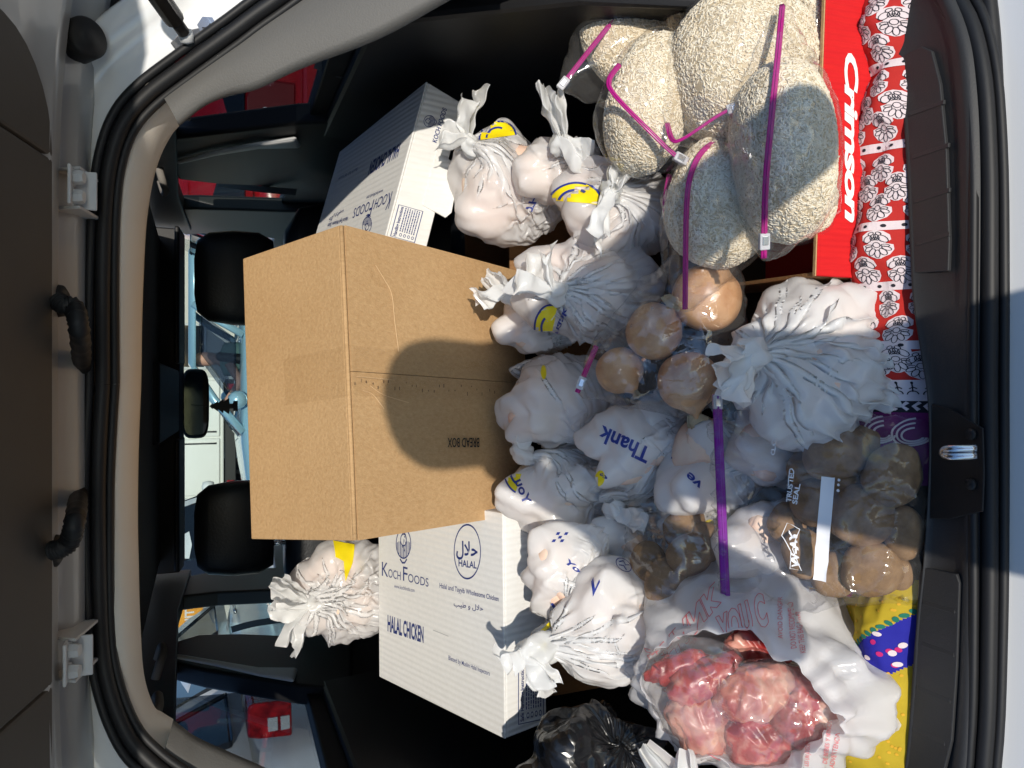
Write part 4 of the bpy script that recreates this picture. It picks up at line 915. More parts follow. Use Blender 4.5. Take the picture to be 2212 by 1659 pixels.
def lump_grid(c, hx, hy, th, rot, seed, n=34, m=44, e=.9, amp=.004):
    """pillow of loose goods: hx down the picture, hy across it, th deep (metres)"""
    a = math.cos(rot) * DN + math.sin(rot) * XX; b = -math.sin(rot) * DN + math.cos(rot) * XX; P = np.zeros((n, m, 3))
    pw = lambda v: math.copysign(abs(v) ** e, v)
    for i in range(n):
        t = math.pi * (i + .02) / (n - 1 + .04) - math.pi / 2
        for j in range(m):
            q = 2 * math.pi * j / m; x, y, z = pw(math.cos(t)) * pw(math.cos(q)), pw(math.cos(t)) * pw(math.sin(q)), pw(math.sin(t))
            k = 1 + .08 * noise.noise(Vector((x*1.3 + seed, y*1.3, z*1.3))) + .02 * noise.noise(Vector((x*3 + seed, y*3, z*3)))
            P[i, j] = c + k * (a * x * hx + b * y * hy - F * z * th)
    return P
rice_body = pmat('packed_rice', (.64, .53, .36), .6, bump=(320, .12, .001), var=(180, 1., (.55, .44, .28)))  # darker than the grains, so shade in the gaps is put into the colour
rice_grain = pmat('rice_grain', (.92, .86, .72), .42, var=(140, 1., (.78, .66, .47)), spec=.4)
def grains(P, count, seed, parent, body_me):
    rg = np.random.default_rng(seed); n, m = P.shape[:2]
    A = P[:-1]; B = np.roll(P, -1, 1)[:-1]; Cc = P[1:]; U = B - A; Vv = Cc - A; nr = np.cross(U, Vv); ar = np.linalg.norm(nr, axis=-1); nr = nr / (ar[..., None] + 1e-12)
    ctr = P.mean((0, 1)); s = np.sign(((A - ctr) * nr).sum(-1)); nr *= s[..., None]
    vis = ((nr * (CAM - A)).sum(-1) > -.25) | (nr[..., 2] > .2); wgt = (ar * vis).ravel(); wgt /= wgt.sum()
    idx = rg.choice(len(wgt), count, p=wgt); u, v = rg.random(count)[:, None], rg.random(count)[:, None]
    p = A.reshape(-1, 3)[idx] + U.reshape(-1, 3)[idx] * u + Vv.reshape(-1, 3)[idx] * v; N_ = nr.reshape(-1, 3)[idx]
    d = rg.normal(size=(count, 3)); d = d - (d * N_).sum(1)[:, None] * N_ * rg.uniform(.90, 1, count)[:, None]; d /= np.linalg.norm(d, axis=1)[:, None]
    e1 = np.cross(d, N_); e1 /= np.linalg.norm(e1, axis=1)[:, None] + 1e-9; e2 = np.cross(d, e1)
    L_ = rg.uniform(.0028, .0042, count)[:, None]; r = rg.uniform(.00085, .00115, count)[:, None]; p = p + N_ * rg.uniform(-.0006, .0007, count)[:, None]
    V = [p - d * L_]
    for sgn in (-.5, .5):
        for k in range(4): V.append(p + d * L_ * sgn * 1.1 + r * (math.cos(k*math.pi/2) * e1 + math.sin(k*math.pi/2) * e2))
    V.append(p + d * L_); V = np.stack(V, 1)
    T = []
    for k in range(4):
        q = (k + 1) % 4; T += [(0, 1+q, 1+k), (1+k, 1+q, 5+q), (1+k, 5+q, 5+k), (5+k, 5+q, 9)]
    T = np.array(T); Fx = (np.arange(count)[:, None, None] * 10 + T[None]).reshape(-1, 3)
    me = bpy.data.meshes.new('rice'); V = V.reshape(-1, 3); me.vertices.add(len(V)); me.vertices.foreach_set('co', V.ravel().astype('f4'))
    me.loops.add(Fx.size); me.loops.foreach_set('vertex_index', Fx.ravel().astype('i4')); me.polygons.add(len(Fx)); me.polygons.foreach_set('loop_start', np.arange(0, Fx.size, 3, dtype='i4')); me.update(calc_edges=True)
    o = link('rice_grains', me, rice_grain, parent, True); o['kind'] = 'stuff'; return o
MAT['rice_film'] = clear_film('rice_bag_film', (.985, .985, .985), haze=.025, refl=.04, rough=.09, sc=13, strength=.4, dist=.008)
RG = 'zip bags of rice in the red tray'
def rice_bag(label, c_px, hx, hy, D, th, rot, zip_px, slider, seed, count, extra=()):
    sc = D / FP; c = at(*c_px, D); e = empty('rice_bag', c - np.array((0, 0, hx * sc)), label, 'rice bag', RG)
    P = lump_grid(c, hx * sc, hy * sc, th, rot, seed); me = grid_mesh('rice_fill', P); link('rice_fill', me, rice_body, e, True)
    grains(P, count, seed, e, me)
    pts = list(P[::3, ::3].reshape(-1, 3))
    if zip_px: pts += list(zipper(zip_px, e, slider)[::3])
    pts += [at(*q) for q in extra]
    f, bv = film_hull(pts, 'film', MAT['rice_film'], e, seed, .0045, .012, .0045); return e, bv
rice_bag('shaded rice bag with a straight magenta zip against the boot side', (1375,70), 118, 128, 1.225, .065, .3, [(1212,187,1.17),(1292,85,1.17),(1378,-22,1.18)], .06, 31, 5500, [(1262,215,1.2)])
rice_bag('rice bag in shadow tucked deepest behind the others', (1510,5), 90, 95, 1.18, .07, 0, None, None, 32, 3000)
rice_bag('rice bag folded under its bent magenta zip beside the yellow faced bag', (1403,225), 88, 150, 1.125, .075, -.25, [(1338,140,1.07),(1316,173,1.06),(1327,204,1.05),(1393,273,1.045),(1456,333,1.05),(1486,350,1.055)], .88, 33, 6500, [(1285,260,1.12),(1300,310,1.12)])
rice_bag('large upright rice bag whose zip curls round a clear slider', (1610,150), 158, 165, 1.065, .085, .15, [(1441,267,1.05),(1453,302,1.03),(1478,298,1.02),(1556,247,1.0),(1606,227,.99),(1655,212,.98)], .72, 34, 9000)
rice_bag('rice bag standing at the far end of the red tray', (1738,60), 42, 110, 1.07, .05, 0, None, None, 35, 3000)
rice_bag('rice bag low in the tray under the straight zipped one', (1735,445), 62, 72, 1.035, .05, 0, None, None, 36, 3000)
rice_bag('rice bag partly lit with a long arched zip near the onions', (1555,440), 112, 140, 1.085, .07, -.15, [(1552,302,1.05),(1515,330,1.035),(1491,382,1.03),(1483,450,1.03),(1481,560,1.035),(1480,668,1.05)], None, 37, 6500, [(1432,560,1.12),(1440,420,1.12)])
rice_bag('thin rice bag edge with a dark zip between the tied bag and the arched zip', (1480,440), 38, 70, 1.13, .05, 0, [(1446,378,1.11),(1437,440,1.10),(1445,497,1.11)], None, 38, 1500)
rice_bag('rice bag with a straight zip and a bright glossy bulge over the red tray edge', (1690,325), 100, 190, .985, .085, .12, [(1690,12,.955),(1682,100,.93),(1667,250,.905),(1654,400,.905),(1650,558,.93)], .93, 39, 9500, [(1735,120,.97)])

# --- onions
on_m, t_, N_, L_, b_, o_ = nt('onion_skin')
c_ = coords(N_, L_); wv = N_.new('ShaderNodeTexNoise'); wv.inputs['Scale'].default_value = 30; wv.inputs['Detail'].default_value = 5; L_.new(c_, wv.inputs['Vector'])
rp = N_.new('ShaderNodeValToRGB'); rp.color_ramp.elements[0].position = .3; rp.color_ramp.elements[0].color = (.50, .24, .10, 1); rp.color_ramp.elements[1].position = .75; rp.color_ramp.elements[1].color = (.74, .46, .25, 1)
L_.new(wv.outputs[0], rp.inputs[0]); L_.new(rp.outputs[0], b_.inputs['Base Color']); b_.inputs['Roughness'].default_value = .35
root_m = pmat('dry_onion_root', (.52, .42, .27), .8)
def onion(label, px, py, r_px, D, axis, seed):
    c = at(px, py, D); r = r_px * D / FP; ax = unit(axis[0] * DN - axis[1] * XX - axis[2] * F); e = empty('onion', c - np.array((0, 0, r)), label, 'onion', 'brown onions in the clear bag')
    a = unit(np.cross(ax, (.3, .9, .2))); b = np.cross(ax, a); P = np.zeros((30, 40, 3))
    for i in range(30):
        t = i / 29; ph = math.pi * t; rr = math.sin(ph) ** .88 * r; h = -math.cos(ph) * r * .94
        if t > .86: u = (t - .86) / .14; h = h + u ** 1.6 * r * .34; rr = max(rr, .06 * r) * (1 - .25 * u)
        for j in range(40):
            q = 2 * math.pi * j / 40; k = 1 + .014 * math.sin(q * 11 + seed) + .09 * noise.noise(Vector((math.cos(q) + seed, math.sin(q), t * 2)))
            P[i, j] = c + h * ax + rr * k * (math.cos(q) * a + math.sin(q) * b)
    link('skin', grid_mesh('onion', P), on_m, e, True)
    film_ear('dry_neck', c + ax * r * 1.1, ax, r * .35, r * .35, seed, root_m, e, .2, r * .12); return P
OP = [onion('golden onion lying between the tied bag and the other onions', 1413, 716, 62, 1.14, (.2, -.3, .3), 1), onion('largest brown onion under the hanging zip end', 1526, 645, 74, 1.13, (.3, -.8, .2), 2),
      onion('small reddish onion next to the short magenta zip', 1338, 800, 51, 1.165, (.6, .9, .3), 3), onion('brown onion with dry roots above the small emblem bag', 1486, 823, 66, 1.125, (.2, 1, .1), 4)]
ob = empty('zip_bag', at(1430, 740, 1.15) - np.array((0, 0, .06)), 'clear zip bag of four brown onions', 'zip bag')
pts = [p for P in OP for p in P[::4, ::4].reshape(-1, 3)] + list(zipper([(1288,748,1.15),(1268,795,1.14),(1247,848,1.145)], ob, .78)[::3]) + [at(1440,560,1.14), at(1395,600,1.15), at(1600,600,1.1), at(1595,850,1.12)]
f_, bv_ = film_hull(pts, 'film', MAT['film'], ob, 51, .004, .012, .006)

# --- potatoes
pot_m = pmat('potato_skin', (.30, .18, .085), .75, var=(34, 1., (.17, .095, .042)), bump=(70, .4, .003))
def potato(label, px, py, rx, ry, D, seed, group, rot=0.):
    sc = D / FP; c = at(px, py, D); P = lump_grid(c, rx * sc, ry * sc, min(rx, ry) * sc * .85, rot, seed * 3.3, 22, 30, 1.0)
    for i in range(22):
        for j in range(30): P[i, j] += (P[i, j] - c) * .10 * noise.noise(Vector((P[i, j] - c) * 40) + Vector((seed, 0, 0)))
    o = link('potato', grid_mesh('potato', P), pot_m, None, True); tag(o, label, 'potato', group); return P
g1 = 'potatoes in the crumpled clear bag'; l1 = 'brown potato in the crumpled clear bag beside the bulky white bag'
PP = [potato(l1, x, y, rx, ry, D, i, g1, ro) for i, (x, y, rx, ry, D, ro) in enumerate(((1489,1198,52,46,1.12,.2),(1440,1262,48,58,1.13,-.3),(1425,1322,40,45,1.14,0),(1478,1140,48,42,1.16,.4),(1528,1172,38,44,1.13,0),(1400,1215,40,44,1.17,0)))]
pb = empty('zip_bag', at(1450, 1230, 1.14) - np.array((0, 0, .06)), 'crumpled clear bag of potatoes between white bags', 'plastic bag')
pts = [p for P in PP for p in P[::4, ::4].reshape(-1, 3)] + [at(1392,1378,1.15), at(1378,1110,1.17), at(1365,1075,1.17), at(1545,1230,1.1), at(1470,1075,1.19)]
film_hull(pts, 'film', MAT['film'], pb, 61, .004, .012, .007)
g2 = 'potatoes in the big purple zip bag'; l2 = 'brown potato in the big clear bag with the purple zip'
PP = [potato(l2, x, y, rx, ry, D, 20 + i, g2, ro) for i, (x, y, rx, ry, D, ro) in enumerate(((1805,980,72,60,1.015,.2),(1925,1030,62,72,.985,-.3),(1738,1195,48,56,1.04,0),(1860,1115,70,66,1.0,.4),(1885,1230,66,58,.995,0),(1765,1085,56,54,1.045,.2),(1955,1150,40,60,.985,0),(1800,1240,50,48,1.03,.5),(1870,960,50,44,1.03,.3),(1960,960,36,46,1.01,.1),(1830,1050,46,52,1.03,.6),(1945,1245,38,44,1.0,.2),(1700,1130,40,46,1.07,.2),(1740,1010,44,40,1.06,.7)))]
zb = empty('zip_bag', at(1800, 1100, 1.03) - np.array((0, 0, .08)), 'big clear potato bag with a long purple zip', 'zip bag')
MAT['zip_purple'] = pmat('purple_zip', (.20, .012, .28), .25)
Zp = zipper([(1549,853,1.06),(1553,960,1.045),(1559,1100,1.04),(1568,1306,1.045)], zb, .09, .0066, 'zip_purple')
pts = [p for P in PP for p in P[::4, ::4].reshape(-1, 3)] + list(Zp[::2]) + [at(1995,925,.985), at(1990,1290,.985), at(1700,1310,1.05), at(1640,880,1.05)]
f_, bz = film_hull(pts, 'film', clear_film('big_bag_film', (.97, .97, .98), haze=.025, refl=.05, rough=.09, sc=11, strength=.7, dist=.010), zb, 71, .004, .012, .010)
white_print = pmat('white_print', (.75, .76, .8), .4)
def zprint(name, sh, m=white_print, cell=12): print_wrapped(name, sh, [bz], m, zb, .0025, cell)
zprint('label_strip', poly_shape([(1774,1030),(1804,1033),(1785,1256),(1756,1252)]), cell=14)
zprint('printed_dots', join_shapes(*[disc_shape(x, y, 3.2, 3.2, 12) for x, y in ((1813,1038),(1812,1048),(1811,1059))]))
zprint('printed_words', affine(text_shape('TRUSTED', .03), (1709,1086), (1716,1013), (1698,1084))); zprint('printed_words', affine(text_shape('SEAL', .03), (1722,1090), (1729,1046), (1711,1088)))
zprint('printed_words', affine(text_shape('CLOSED', .02), (1674,983), (1679,926), (1665,982)))
zprint('printed_logo', line_shape([(1689,1156),(1700,1130),(1727,1143),(1712,1186),(1731,1234),(1706,1229),(1709,1192)], 1.8, True)); zprint('printed_logo', affine(text_shape('W-AY', .05), (1727,1228), (1720,1148), (1709,1225)))

# ================================================================ open shopping bag of meat
mc = at(1618, 1505, .99); mn = unit((-.05, -.62, .78)); ma = unit(np.cross((0, 0, 1), np.cross(mn, (0, 0, 1)))); ma = unit(XX - (XX @ mn) * mn); mb_ = np.cross(mn, ma)     # a: across, b: up the slope
mbag = empty('carrier_bag', mc - np.array((0, 0, .17)), 'open white shopping bag with red print holding raw meat', 'bag')
n, m = 76, 140; P = np.zeros((n, m, 3))
prof = [(-.26, .5), (-.24, 1.2), (-.19, 1.66), (-.13, 1.72), (-.085, 1.60), (-.045, 1.36), (-.014, 1.14), (.004, 1.02), (.010, .985), (-.004, .965), (-.03, .94), (-.09, .90), (-.13, .6), (-.14, .04)]
pr = catmull([(a, b, 0) for a, b in prof], n)
for i in range(n):
    for j in range(m):
        q = 2 * math.pi * j / m; ca, sa = math.cos(q), math.sin(q); h, rr = pr[i, 0], pr[i, 1]; u = i / (n - 1)
        rr *= 1 + .06 * math.sin(2 * q + .5) * u + .08 * noise.noise(Vector((ca * 1.5 + 3, sa * 1.5, u * 1.5))) + .07 * noise.noise(Vector((ca * 4, sa * 4 + 7, u * 2))) * (.4 + u) + .022 * math.asin(math.sin(q * 19 + 4 * noise.noise(Vector((ca * 2, sa * 2, u * 2))))) * min(1, u * 2)
        hh_ = h + .03 * noise.noise(Vector((ca * 2.2, sa * 2.2 + 4, 1))) * max(0, min(1, (u - .3) * 3)) + .010 * noise.noise(Vector((ca * 7, sa * 7, u * 4)))
        rr *= (1 - .40 * max(0, ca) * max(0, -sa)) * (1 - .16 * max(0, -sa))
        P[i, j] = mc + ma * ca * .086 * rr + mb_ * sa * .132 * rr + mn * hh_
P = facets(P, 3.3, .0040, 9, 30, 80); P = facets(P, 5.1, .0036, 10, 70, 160); P = facets(P, 7.7, .002, 8, 150, 280)
me = grid_mesh('film', P); link('film', me, plastic_film('shopping_bag_film', (.91, .90, .905), .13, .42, .2, 20, .3, .006), mbag, True); BAGS['meat'] = (mbag, [bvh_of(me)])
for bs, dr, L_, w_, sd in (((1390,1610,1.0), (.5, .75, .5), .12, .06, 3), ((1480,1620,.98), (-.1, .9, .5), .10, .06, 8)):
    film_ear('bag_handle', at(*bs), dr[0] * DN - dr[1] * XX - dr[2] * F, L_, w_, sd, MAT['knot'], mbag, .6, .02)
def mtext(s, A, B, Cc, outline=True):
    v, f = text_shape(s, .0)
    if not outline: return wprint('meat', 'printed_words', affine((v, f), A, B, Cc), 'pink_ink', 8.)
    # outlined block letters
    big = affine(text_shape(s, .05), A, B, Cc)
    ed = {}
    for q in big[1]:
        for a, b in zip(q, q[1:] + q[:1]): ed[tuple(sorted((a, b)))] = ed.get(tuple(sorted((a, b))), 0) + 1
    lines = [line_shape([big[0][a], big[0][b]], 1.5) for (a, b), k in ed.items() if k == 1 and np.linalg.norm(big[0][a] - big[0][b]) > .3]
    wprint('meat', 'printed_words', join_shapes(*lines), 'pink_ink', 12.)
mtext('THANK', (1400,1430), (1545,1260), (1418,1470)); mtext('YOU C', (1560,1400), (1660,1345), (1545,1330)); mtext('YOU', (1500,1660), (1440,1470), (1560,1640)); mtext('THANK', (1440,1500), (1395,1400), (1480,1490))
for s, A, B, Cc in (('AVOID DANGER', (1690,1380), (1690,1290), (1680,1380)), ('DO NOT RECOMMEND', (1720,1400), (1712,1300), (1708,1402)), ('KEEP THIS BAG AWAY', (1740,1410), (1728,1320), (1728,1412)), ('ADVERTENCIA', (1800,1659), (1815,1585), (1790,1657)), ('DE BEBES Y NINOS', (1785,1650), (1798,1560), (1776,1648)), ('LES UN JUGUETE', (1745,1655), (1752,1600), (1736,1653))):
    mtext(s, A, B, Cc, False)
def meat_mat(name, a, b, c):
    m, t, N, L, bs, o = nt(name); cc = coords(N, L)
    nz = N.new('ShaderNodeTexNoise'); nz.inputs['Scale'].default_value = 22; nz.inputs['Detail'].default_value = 6; nz.inputs['Distortion'].default_value = 1.2; L.new(cc, nz.inputs['Vector'])
    r = N.new('ShaderNodeValToRGB'); el = r.color_ramp.elements; el[0].position = .34; el[0].color = (*a, 1); el[1].position = .68; el[1].color = (*c, 1); k = el.new(.5); k.color = (*b, 1)
    L.new(nz.outputs[0], r.inputs[0]); L.new(r.outputs[0], bs.inputs['Base Color']); bs.inputs['Roughness'].default_value = .34; bs.inputs['Subsurface Weight'].default_value = .15; bs.inputs['Subsurface Radius'].default_value = (.01, .004, .003)
    bp = N.new('ShaderNodeBump'); bp.inputs['Strength'].default_value = .5; bp.inputs['Distance'].default_value = .006; L.new(nz.outputs[0], bp.inputs['Height']); L.new(bp.outputs[0], bs.inputs['Normal']); return m
red_meat = meat_mat('red_meat', (.22, .010, .010), (.42, .045, .04), (.62, .30, .24)); pale_meat = meat_mat('pale_meat', (.40, .07, .055), (.58, .24, .18), (.70, .46, .36))
def meat(label, px, py, rx, ry, D, rot, seed, mat, group):
    rx, ry = rx * 1.2, ry * 1.15
    sc = D / FP; c = at(px, py, D); Q = lump_grid(c, rx * sc, ry * sc, min(rx, ry) * sc * .8, rot, seed * 2.1, 36, 48, .9)
    fd = unit(np.array((math.sin(rot + seed), math.cos(seed * 1.7), .4 * math.sin(seed))))
    for i in range(36):
        for j in range(48):
            k = Vector(Q[i, j] - c); al = k.dot(Vector(fd)); fib = Vector(k - Vector(fd) * al * .75)
            Q[i, j] += np.array(k) * (.34 * noise.noise(k * 22 + Vector((seed, 0, 0))) + .16 * (1 - 2 * abs(noise.noise(fib * 70 + Vector((0, seed, 0))))) + .10 * noise.noise(k * 110))
    o = link('meat_piece', grid_mesh('meat', Q), mat, None, True); tag(o, label, 'meat', group); return Q
MG = 'raw meat in the open shopping bag'
A_ = [meat('slender red meat strip along the rim of the shopping bag', 1462, 1440, 60, 26, 1.03, .3, 1, red_meat, MG), meat('bright red meat chunk with pale bone in the first inner bag', 1520, 1475, 62, 40, 1.02, .5, 2, red_meat, MG), meat('pink meat slab beneath the red chunk', 1520, 1555, 60, 52, 1.03, -.6, 3, pale_meat, MG)]
B_ = [meat('pale pink meat joint lying in the middle of the shopping bag', 1620, 1492, 60, 44, 1.0, .5, 4, pale_meat, MG), meat('red meat lump below the pale joint', 1640, 1590, 60, 52, 1.01, .2, 5, red_meat, MG)]
C_ = [meat('long dark red meat cut on the sill side of the bag', 1725, 1540, 48, 75, 1.0, .5, 6, red_meat, MG), meat('tan skinned meat end nearest the white rim by the sill', 1785, 1545, 38, 42, .995, .2, 7, pale_meat, MG), meat('small dark meat piece deep in the shadow of the bag', 1640, 1395, 60, 30, 1.07, 0, 8, red_meat, MG)]
for lab, S_, ex, sd in (('thin clear inner bag round the slender red strip', A_, [(1436,1395,1.03),(1470,1370,1.03),(1575,1590,1.02)], 81), ('thin clear inner bag round the pale joint', B_, [(1585,1440,1.0),(1700,1450,1.0),(1600,1640,1.02)], 82), ('thin clear inner bag round the tan skinned meat', C_[:2], [(1690,1445,1.0),(1822,1525,.99),(1760,1640,1.0)], 83)):
    e = empty('inner_bag', at(ex[0][0], ex[0][1], 1.05), lab, 'plastic bag', 'clear inner bags of meat')
    film_hull([p for Q in S_ for p in Q[::3, ::3].reshape(-1, 3)] + [at(*q) for q in ex], 'film', clear_film('inner_film_%d' % sd, haze=.06, refl=.10, rough=.10, sc=22, strength=.55, dist=.008), e, sd, .003, .011, .006)

# ================================================================ printed cloths spread over the boot floor
def cloth_pt(x, y, dz=0.):
    prof = [(.690, .700), (.700, .712), (.712, .728), (.730, .746), (.750, .753), (.772, .750), (.795, .728), (.84, .708), (1.0, .703)]
    z = np.interp(y, [p[0] for p in prof], [p[1] for p in prof])
    k = math.exp(-((y - .745) / .05) ** 2)
    fold = .010 * math.asin(math.sin(x * 40 + 2.2 * noise.noise(Vector((x * 5, y * 9, 2))) + y * 34)) / 1.57
    z += k * (fold + .012 * noise.noise(Vector((x * 13, y * 20, 1))) + .004 * noise.noise(Vector((x * 60, y * 40, 5))))
    yy = y + k * .006 * noise.noise(Vector((x * 16, y * 10, 8)))
    return np.array((x, yy, z + dz))
weave = dict(bump=(900, .25, .0006))
CL = [pmat('red_cotton', (.46, .018, .012), .85, var=(5, .6, (.36, .012, .012)), **weave), pmat('white_cotton', (.66, .56, .57), .85, **weave), pmat('black_cotton', (.012, .012, .02), .85, **weave), pmat('purple_cotton', (.15, .008, .11), .85, **weave), pmat('mustard_cotton', (.46, .33, .015), .85, var=(7, .6, (.36, .25, .01)), **weave), pmat('royal_blue_cotton', (.012, .012, .27), .85, **weave), pmat('magenta_cotton', (.48, .012, .14), .85), pmat('green_cotton', (.01, .14, .09), .85), pmat('orange_cotton', (.62, .34, .02), .85)]
def cloth_mesh(x0, x1, y0, y1, fn, pick, nx, ny):
    G = np.array([[fn(x, y) for y in np.linspace(y0, y1, ny)] for x in np.linspace(x0, x1, nx)])
    me = grid_mesh('cloth', G, False)
    for c in CL: me.materials.append(c)
    xs = np.linspace(x0, x1, nx); ys = np.linspace(y0, y1, ny)
    me.polygons.foreach_set('material_index', [pick((xs[i] + xs[i+1]) / 2, (ys[j] + ys[j+1]) / 2) for i in range(nx-1) for j in range(ny-1)]); return me
def pick_red(x, y):
    if x > .006: return 0
    if x > -.021: return 1
    if x > -.036: return 2
    return 3
rc = empty('cloth', (.2, .76, .70), 'red block printed cotton cloth with white flowers between tray and sill', 'cloth')
link('fabric', cloth_mesh(.60, -.13, .690, 1.0, cloth_pt, pick_red, 244, 60), None, rc, True)
def cloth_print(name, shapes, mat, parent, fn, dz):
    v, f = join_shapes(*[cut_shape(q, .004) for q in shapes]); me = bpy.data.meshes.new(name); me.from_pydata([tuple(fn(x, y, dz)) for x, y in v], [], f); me.update(); link(name, me, mat, parent, False)['kind'] = 'stuff'
def ell(cx, cy, rx, ry, rot, n=12): 
    c, s = math.cos(rot), math.sin(rot); return [(cx + rx*math.cos(a)*c - ry*math.sin(a)*s, cy + rx*math.cos(a)*s + ry*math.sin(a)*c) for a in np.linspace(0, 2*math.pi, n, endpoint=False)]
def palmette(cx, cy, s):
    """flower of the cloth: heart, round petals, then a fan of pointed ones; x grows up the motif"""
    pet = [(.42, -.10, .085, .06, .8), (.42, .10, .085, .06, -.8), (.20, -.2, .17, .10, .55), (.20, .2, .17, .10, -.55), (.27, -.05, .13, .075, .25), (.27, .05, .13, .075, -.25), (.22, 0, .06, .06, 0),
           (-.05, 0, .11, .10, 0), (-.20, -.24, .13, .07, .9), (-.20, .24, .13, .07, -.9), (-.34, -.15, .16, .08, .45), (-.34, .15, .16, .08, -.45), (-.42, 0, .17, .08, 0), (-.08, -.22, .10, .05, 1.4), (-.08, .22, .10, .05, -1.4)]
    W_, O_ = [], []
    sil = [(cx + s*.58, cy)] + [(cx + s*a, cy + s*b) for a, b in ((.52,.2),(.36,.36),(.16,.38),(.02,.22),(-.05,.40),(-.25,.40),(-.46,.30),(-.62,.06),(-.62,-.06),(-.46,-.30),(-.25,-.40),(-.05,-.40),(.02,-.22),(.16,-.38),(.36,-.36),(.52,-.2))]
    W_.append(poly_shape(sil))
    for a, b, rx, ry, ro in pet: O_.append(line_shape(ell(cx + s*a, cy + s*b, rx*s, ry*s, ro, 10), s * .024, True))
    return W_, O_
whites, outl, dots = [], [], []
def seg_rect(x0, y0, x1, y1, k=8): return join_shapes(*[rect_shape(x0, y0 + (y1-y0)*i/k, x1, y0 + (y1-y0)*(i+1)/k) for i in range(k)])
bands = [.52, .415, .31, .205, .128, .05]
for bx in bands:
    whites.append(seg_rect(bx - .0055, .692, bx + .0055, .84, 22)); dots += [disc_shape(bx, y, .0022, .0022, 9) for y in np.arange(.696, .84, .0155)]
rs = random.Random(2)
for i, bx in enumerate(bands):
    nb = bands[i+1] if i + 1 < len(bands) else .012
    rowsx = [bx - .026, (bx + nb) / 2 - .001, nb + .024] if bx - nb > .09 else [bx - .024, nb + .020]
    for r, rx_ in enumerate(rowsx):
        for k in range(5):
            y = .700 + k * .034 + (.017 if r % 2 else 0); w_, o_ = palmette(rx_ + rs.uniform(-.002, .002), y, .031 if len(rowsx) > 1 else .034); whites += w_; outl += o_
cloth_print('printed_flowers', whites, CL[1], rc, cloth_pt, .0009); cloth_print('printed_dots', dots, CL[2], rc, cloth_pt, .0016); cloth_print('printed_outlines', outl, CL[2], rc, cloth_pt, .0018)
mk = []
for y in np.arange(.696, .85, .012):
    mk += [ring_shape(-.0135, y, .0052, .0048, .0012, 10, -1.5, 1.6), line_shape([(-.010, y), (.001, y + .001)], .0012), line_shape([(-.006, y - .003), (-.004, y), (-.006, y + .003)], .0012), disc_shape(.0015, y + .001, .0018, .0012, 8)]
cloth_print('border_marks', mk, CL[2], rc, cloth_pt, .0012)
cloth_print('border_arrows', [line_shape([(-.0235, y), (-.0285, y + .005), (-.0335, y)], .0036) for y in np.arange(.694, .85, .0095)], CL[1], rc, cloth_pt, .0012)
sw = []
for cy, cx_ in ((.705, -.068), (.735, -.066), (.765, -.07), (.72, -.100), (.79, -.098)):
    for k in range(3): sw.append(line_shape([(cx_ + (.024 - .006*k)*math.cos(a) * (1 - .18*a), cy + (.026 - .006*k)*math.sin(a) * (1 - .12*a)) for a in np.linspace(0, 4.6, 22)], .0022))
cloth_print('border_swirls', sw, CL[1], rc, cloth_pt, .0012)
yc = empty('cloth', (-.40, .78, .70), 'mustard and royal blue dotted cloth crumpled beside the open meat bag', 'cloth')
def cloth2(x, y, dz=0.):
    p = cloth_pt(x + 1.3, y, dz); return np.array((x, p[1], p[2] + .004 + .016 * noise.noise(Vector((x * 15, y * 15, 3))) * math.exp(-((y - .76) / .06) ** 2)))
def band2(x, y): return (x + .36) + (y - .745) * .9
def pick2(x, y):
    b = band2(x, y); return 5 if -.034 < b < .028 else 4
link('fabric', cloth_mesh(-.25, -.62, .690, 1.0, cloth2, pick2, 150, 110), None, yc, True)
wd, md, od, gd = [], [], [], []
for i in range(240):
    x, y = rs.uniform(-.50, -.26), rs.uniform(.695, .86); b = band2(x, y)
    if -.032 < b < .026:
        if rs.random() < .32: wd.append(poly_shape(ell(x, y, .0042, .0032, rs.uniform(0, 3))))
        elif rs.random() < .5: md.append(poly_shape(ell(x, y, .0034, .0030, 0)))
    elif rs.random() < .7: od.append(disc_shape(x, y, .0018, .0018, 8))
for k in range(26):
    y = .695 + k * .0065; x = -.36 - (y - .745) * .9 + .031; gd.append(poly_shape(ell(x, y, .004, .003, k)))
md += [disc_shape(-.285, .80, .011, .011, 16), disc_shape(-.325, .835, .010, .010, 16)]
cloth_print('printed_white_spots', wd + [disc_shape(-.285, .80, .004, .004, 9)], CL[1], yc, cloth2, .0014); cloth_print('printed_magenta_spots', md, CL[6], yc, cloth2, .0010); cloth_print('printed_orange_spots', od, CL[8], yc, cloth2, .0010); cloth_print('printed_leaves', gd, CL[7], yc, cloth2, .0012)
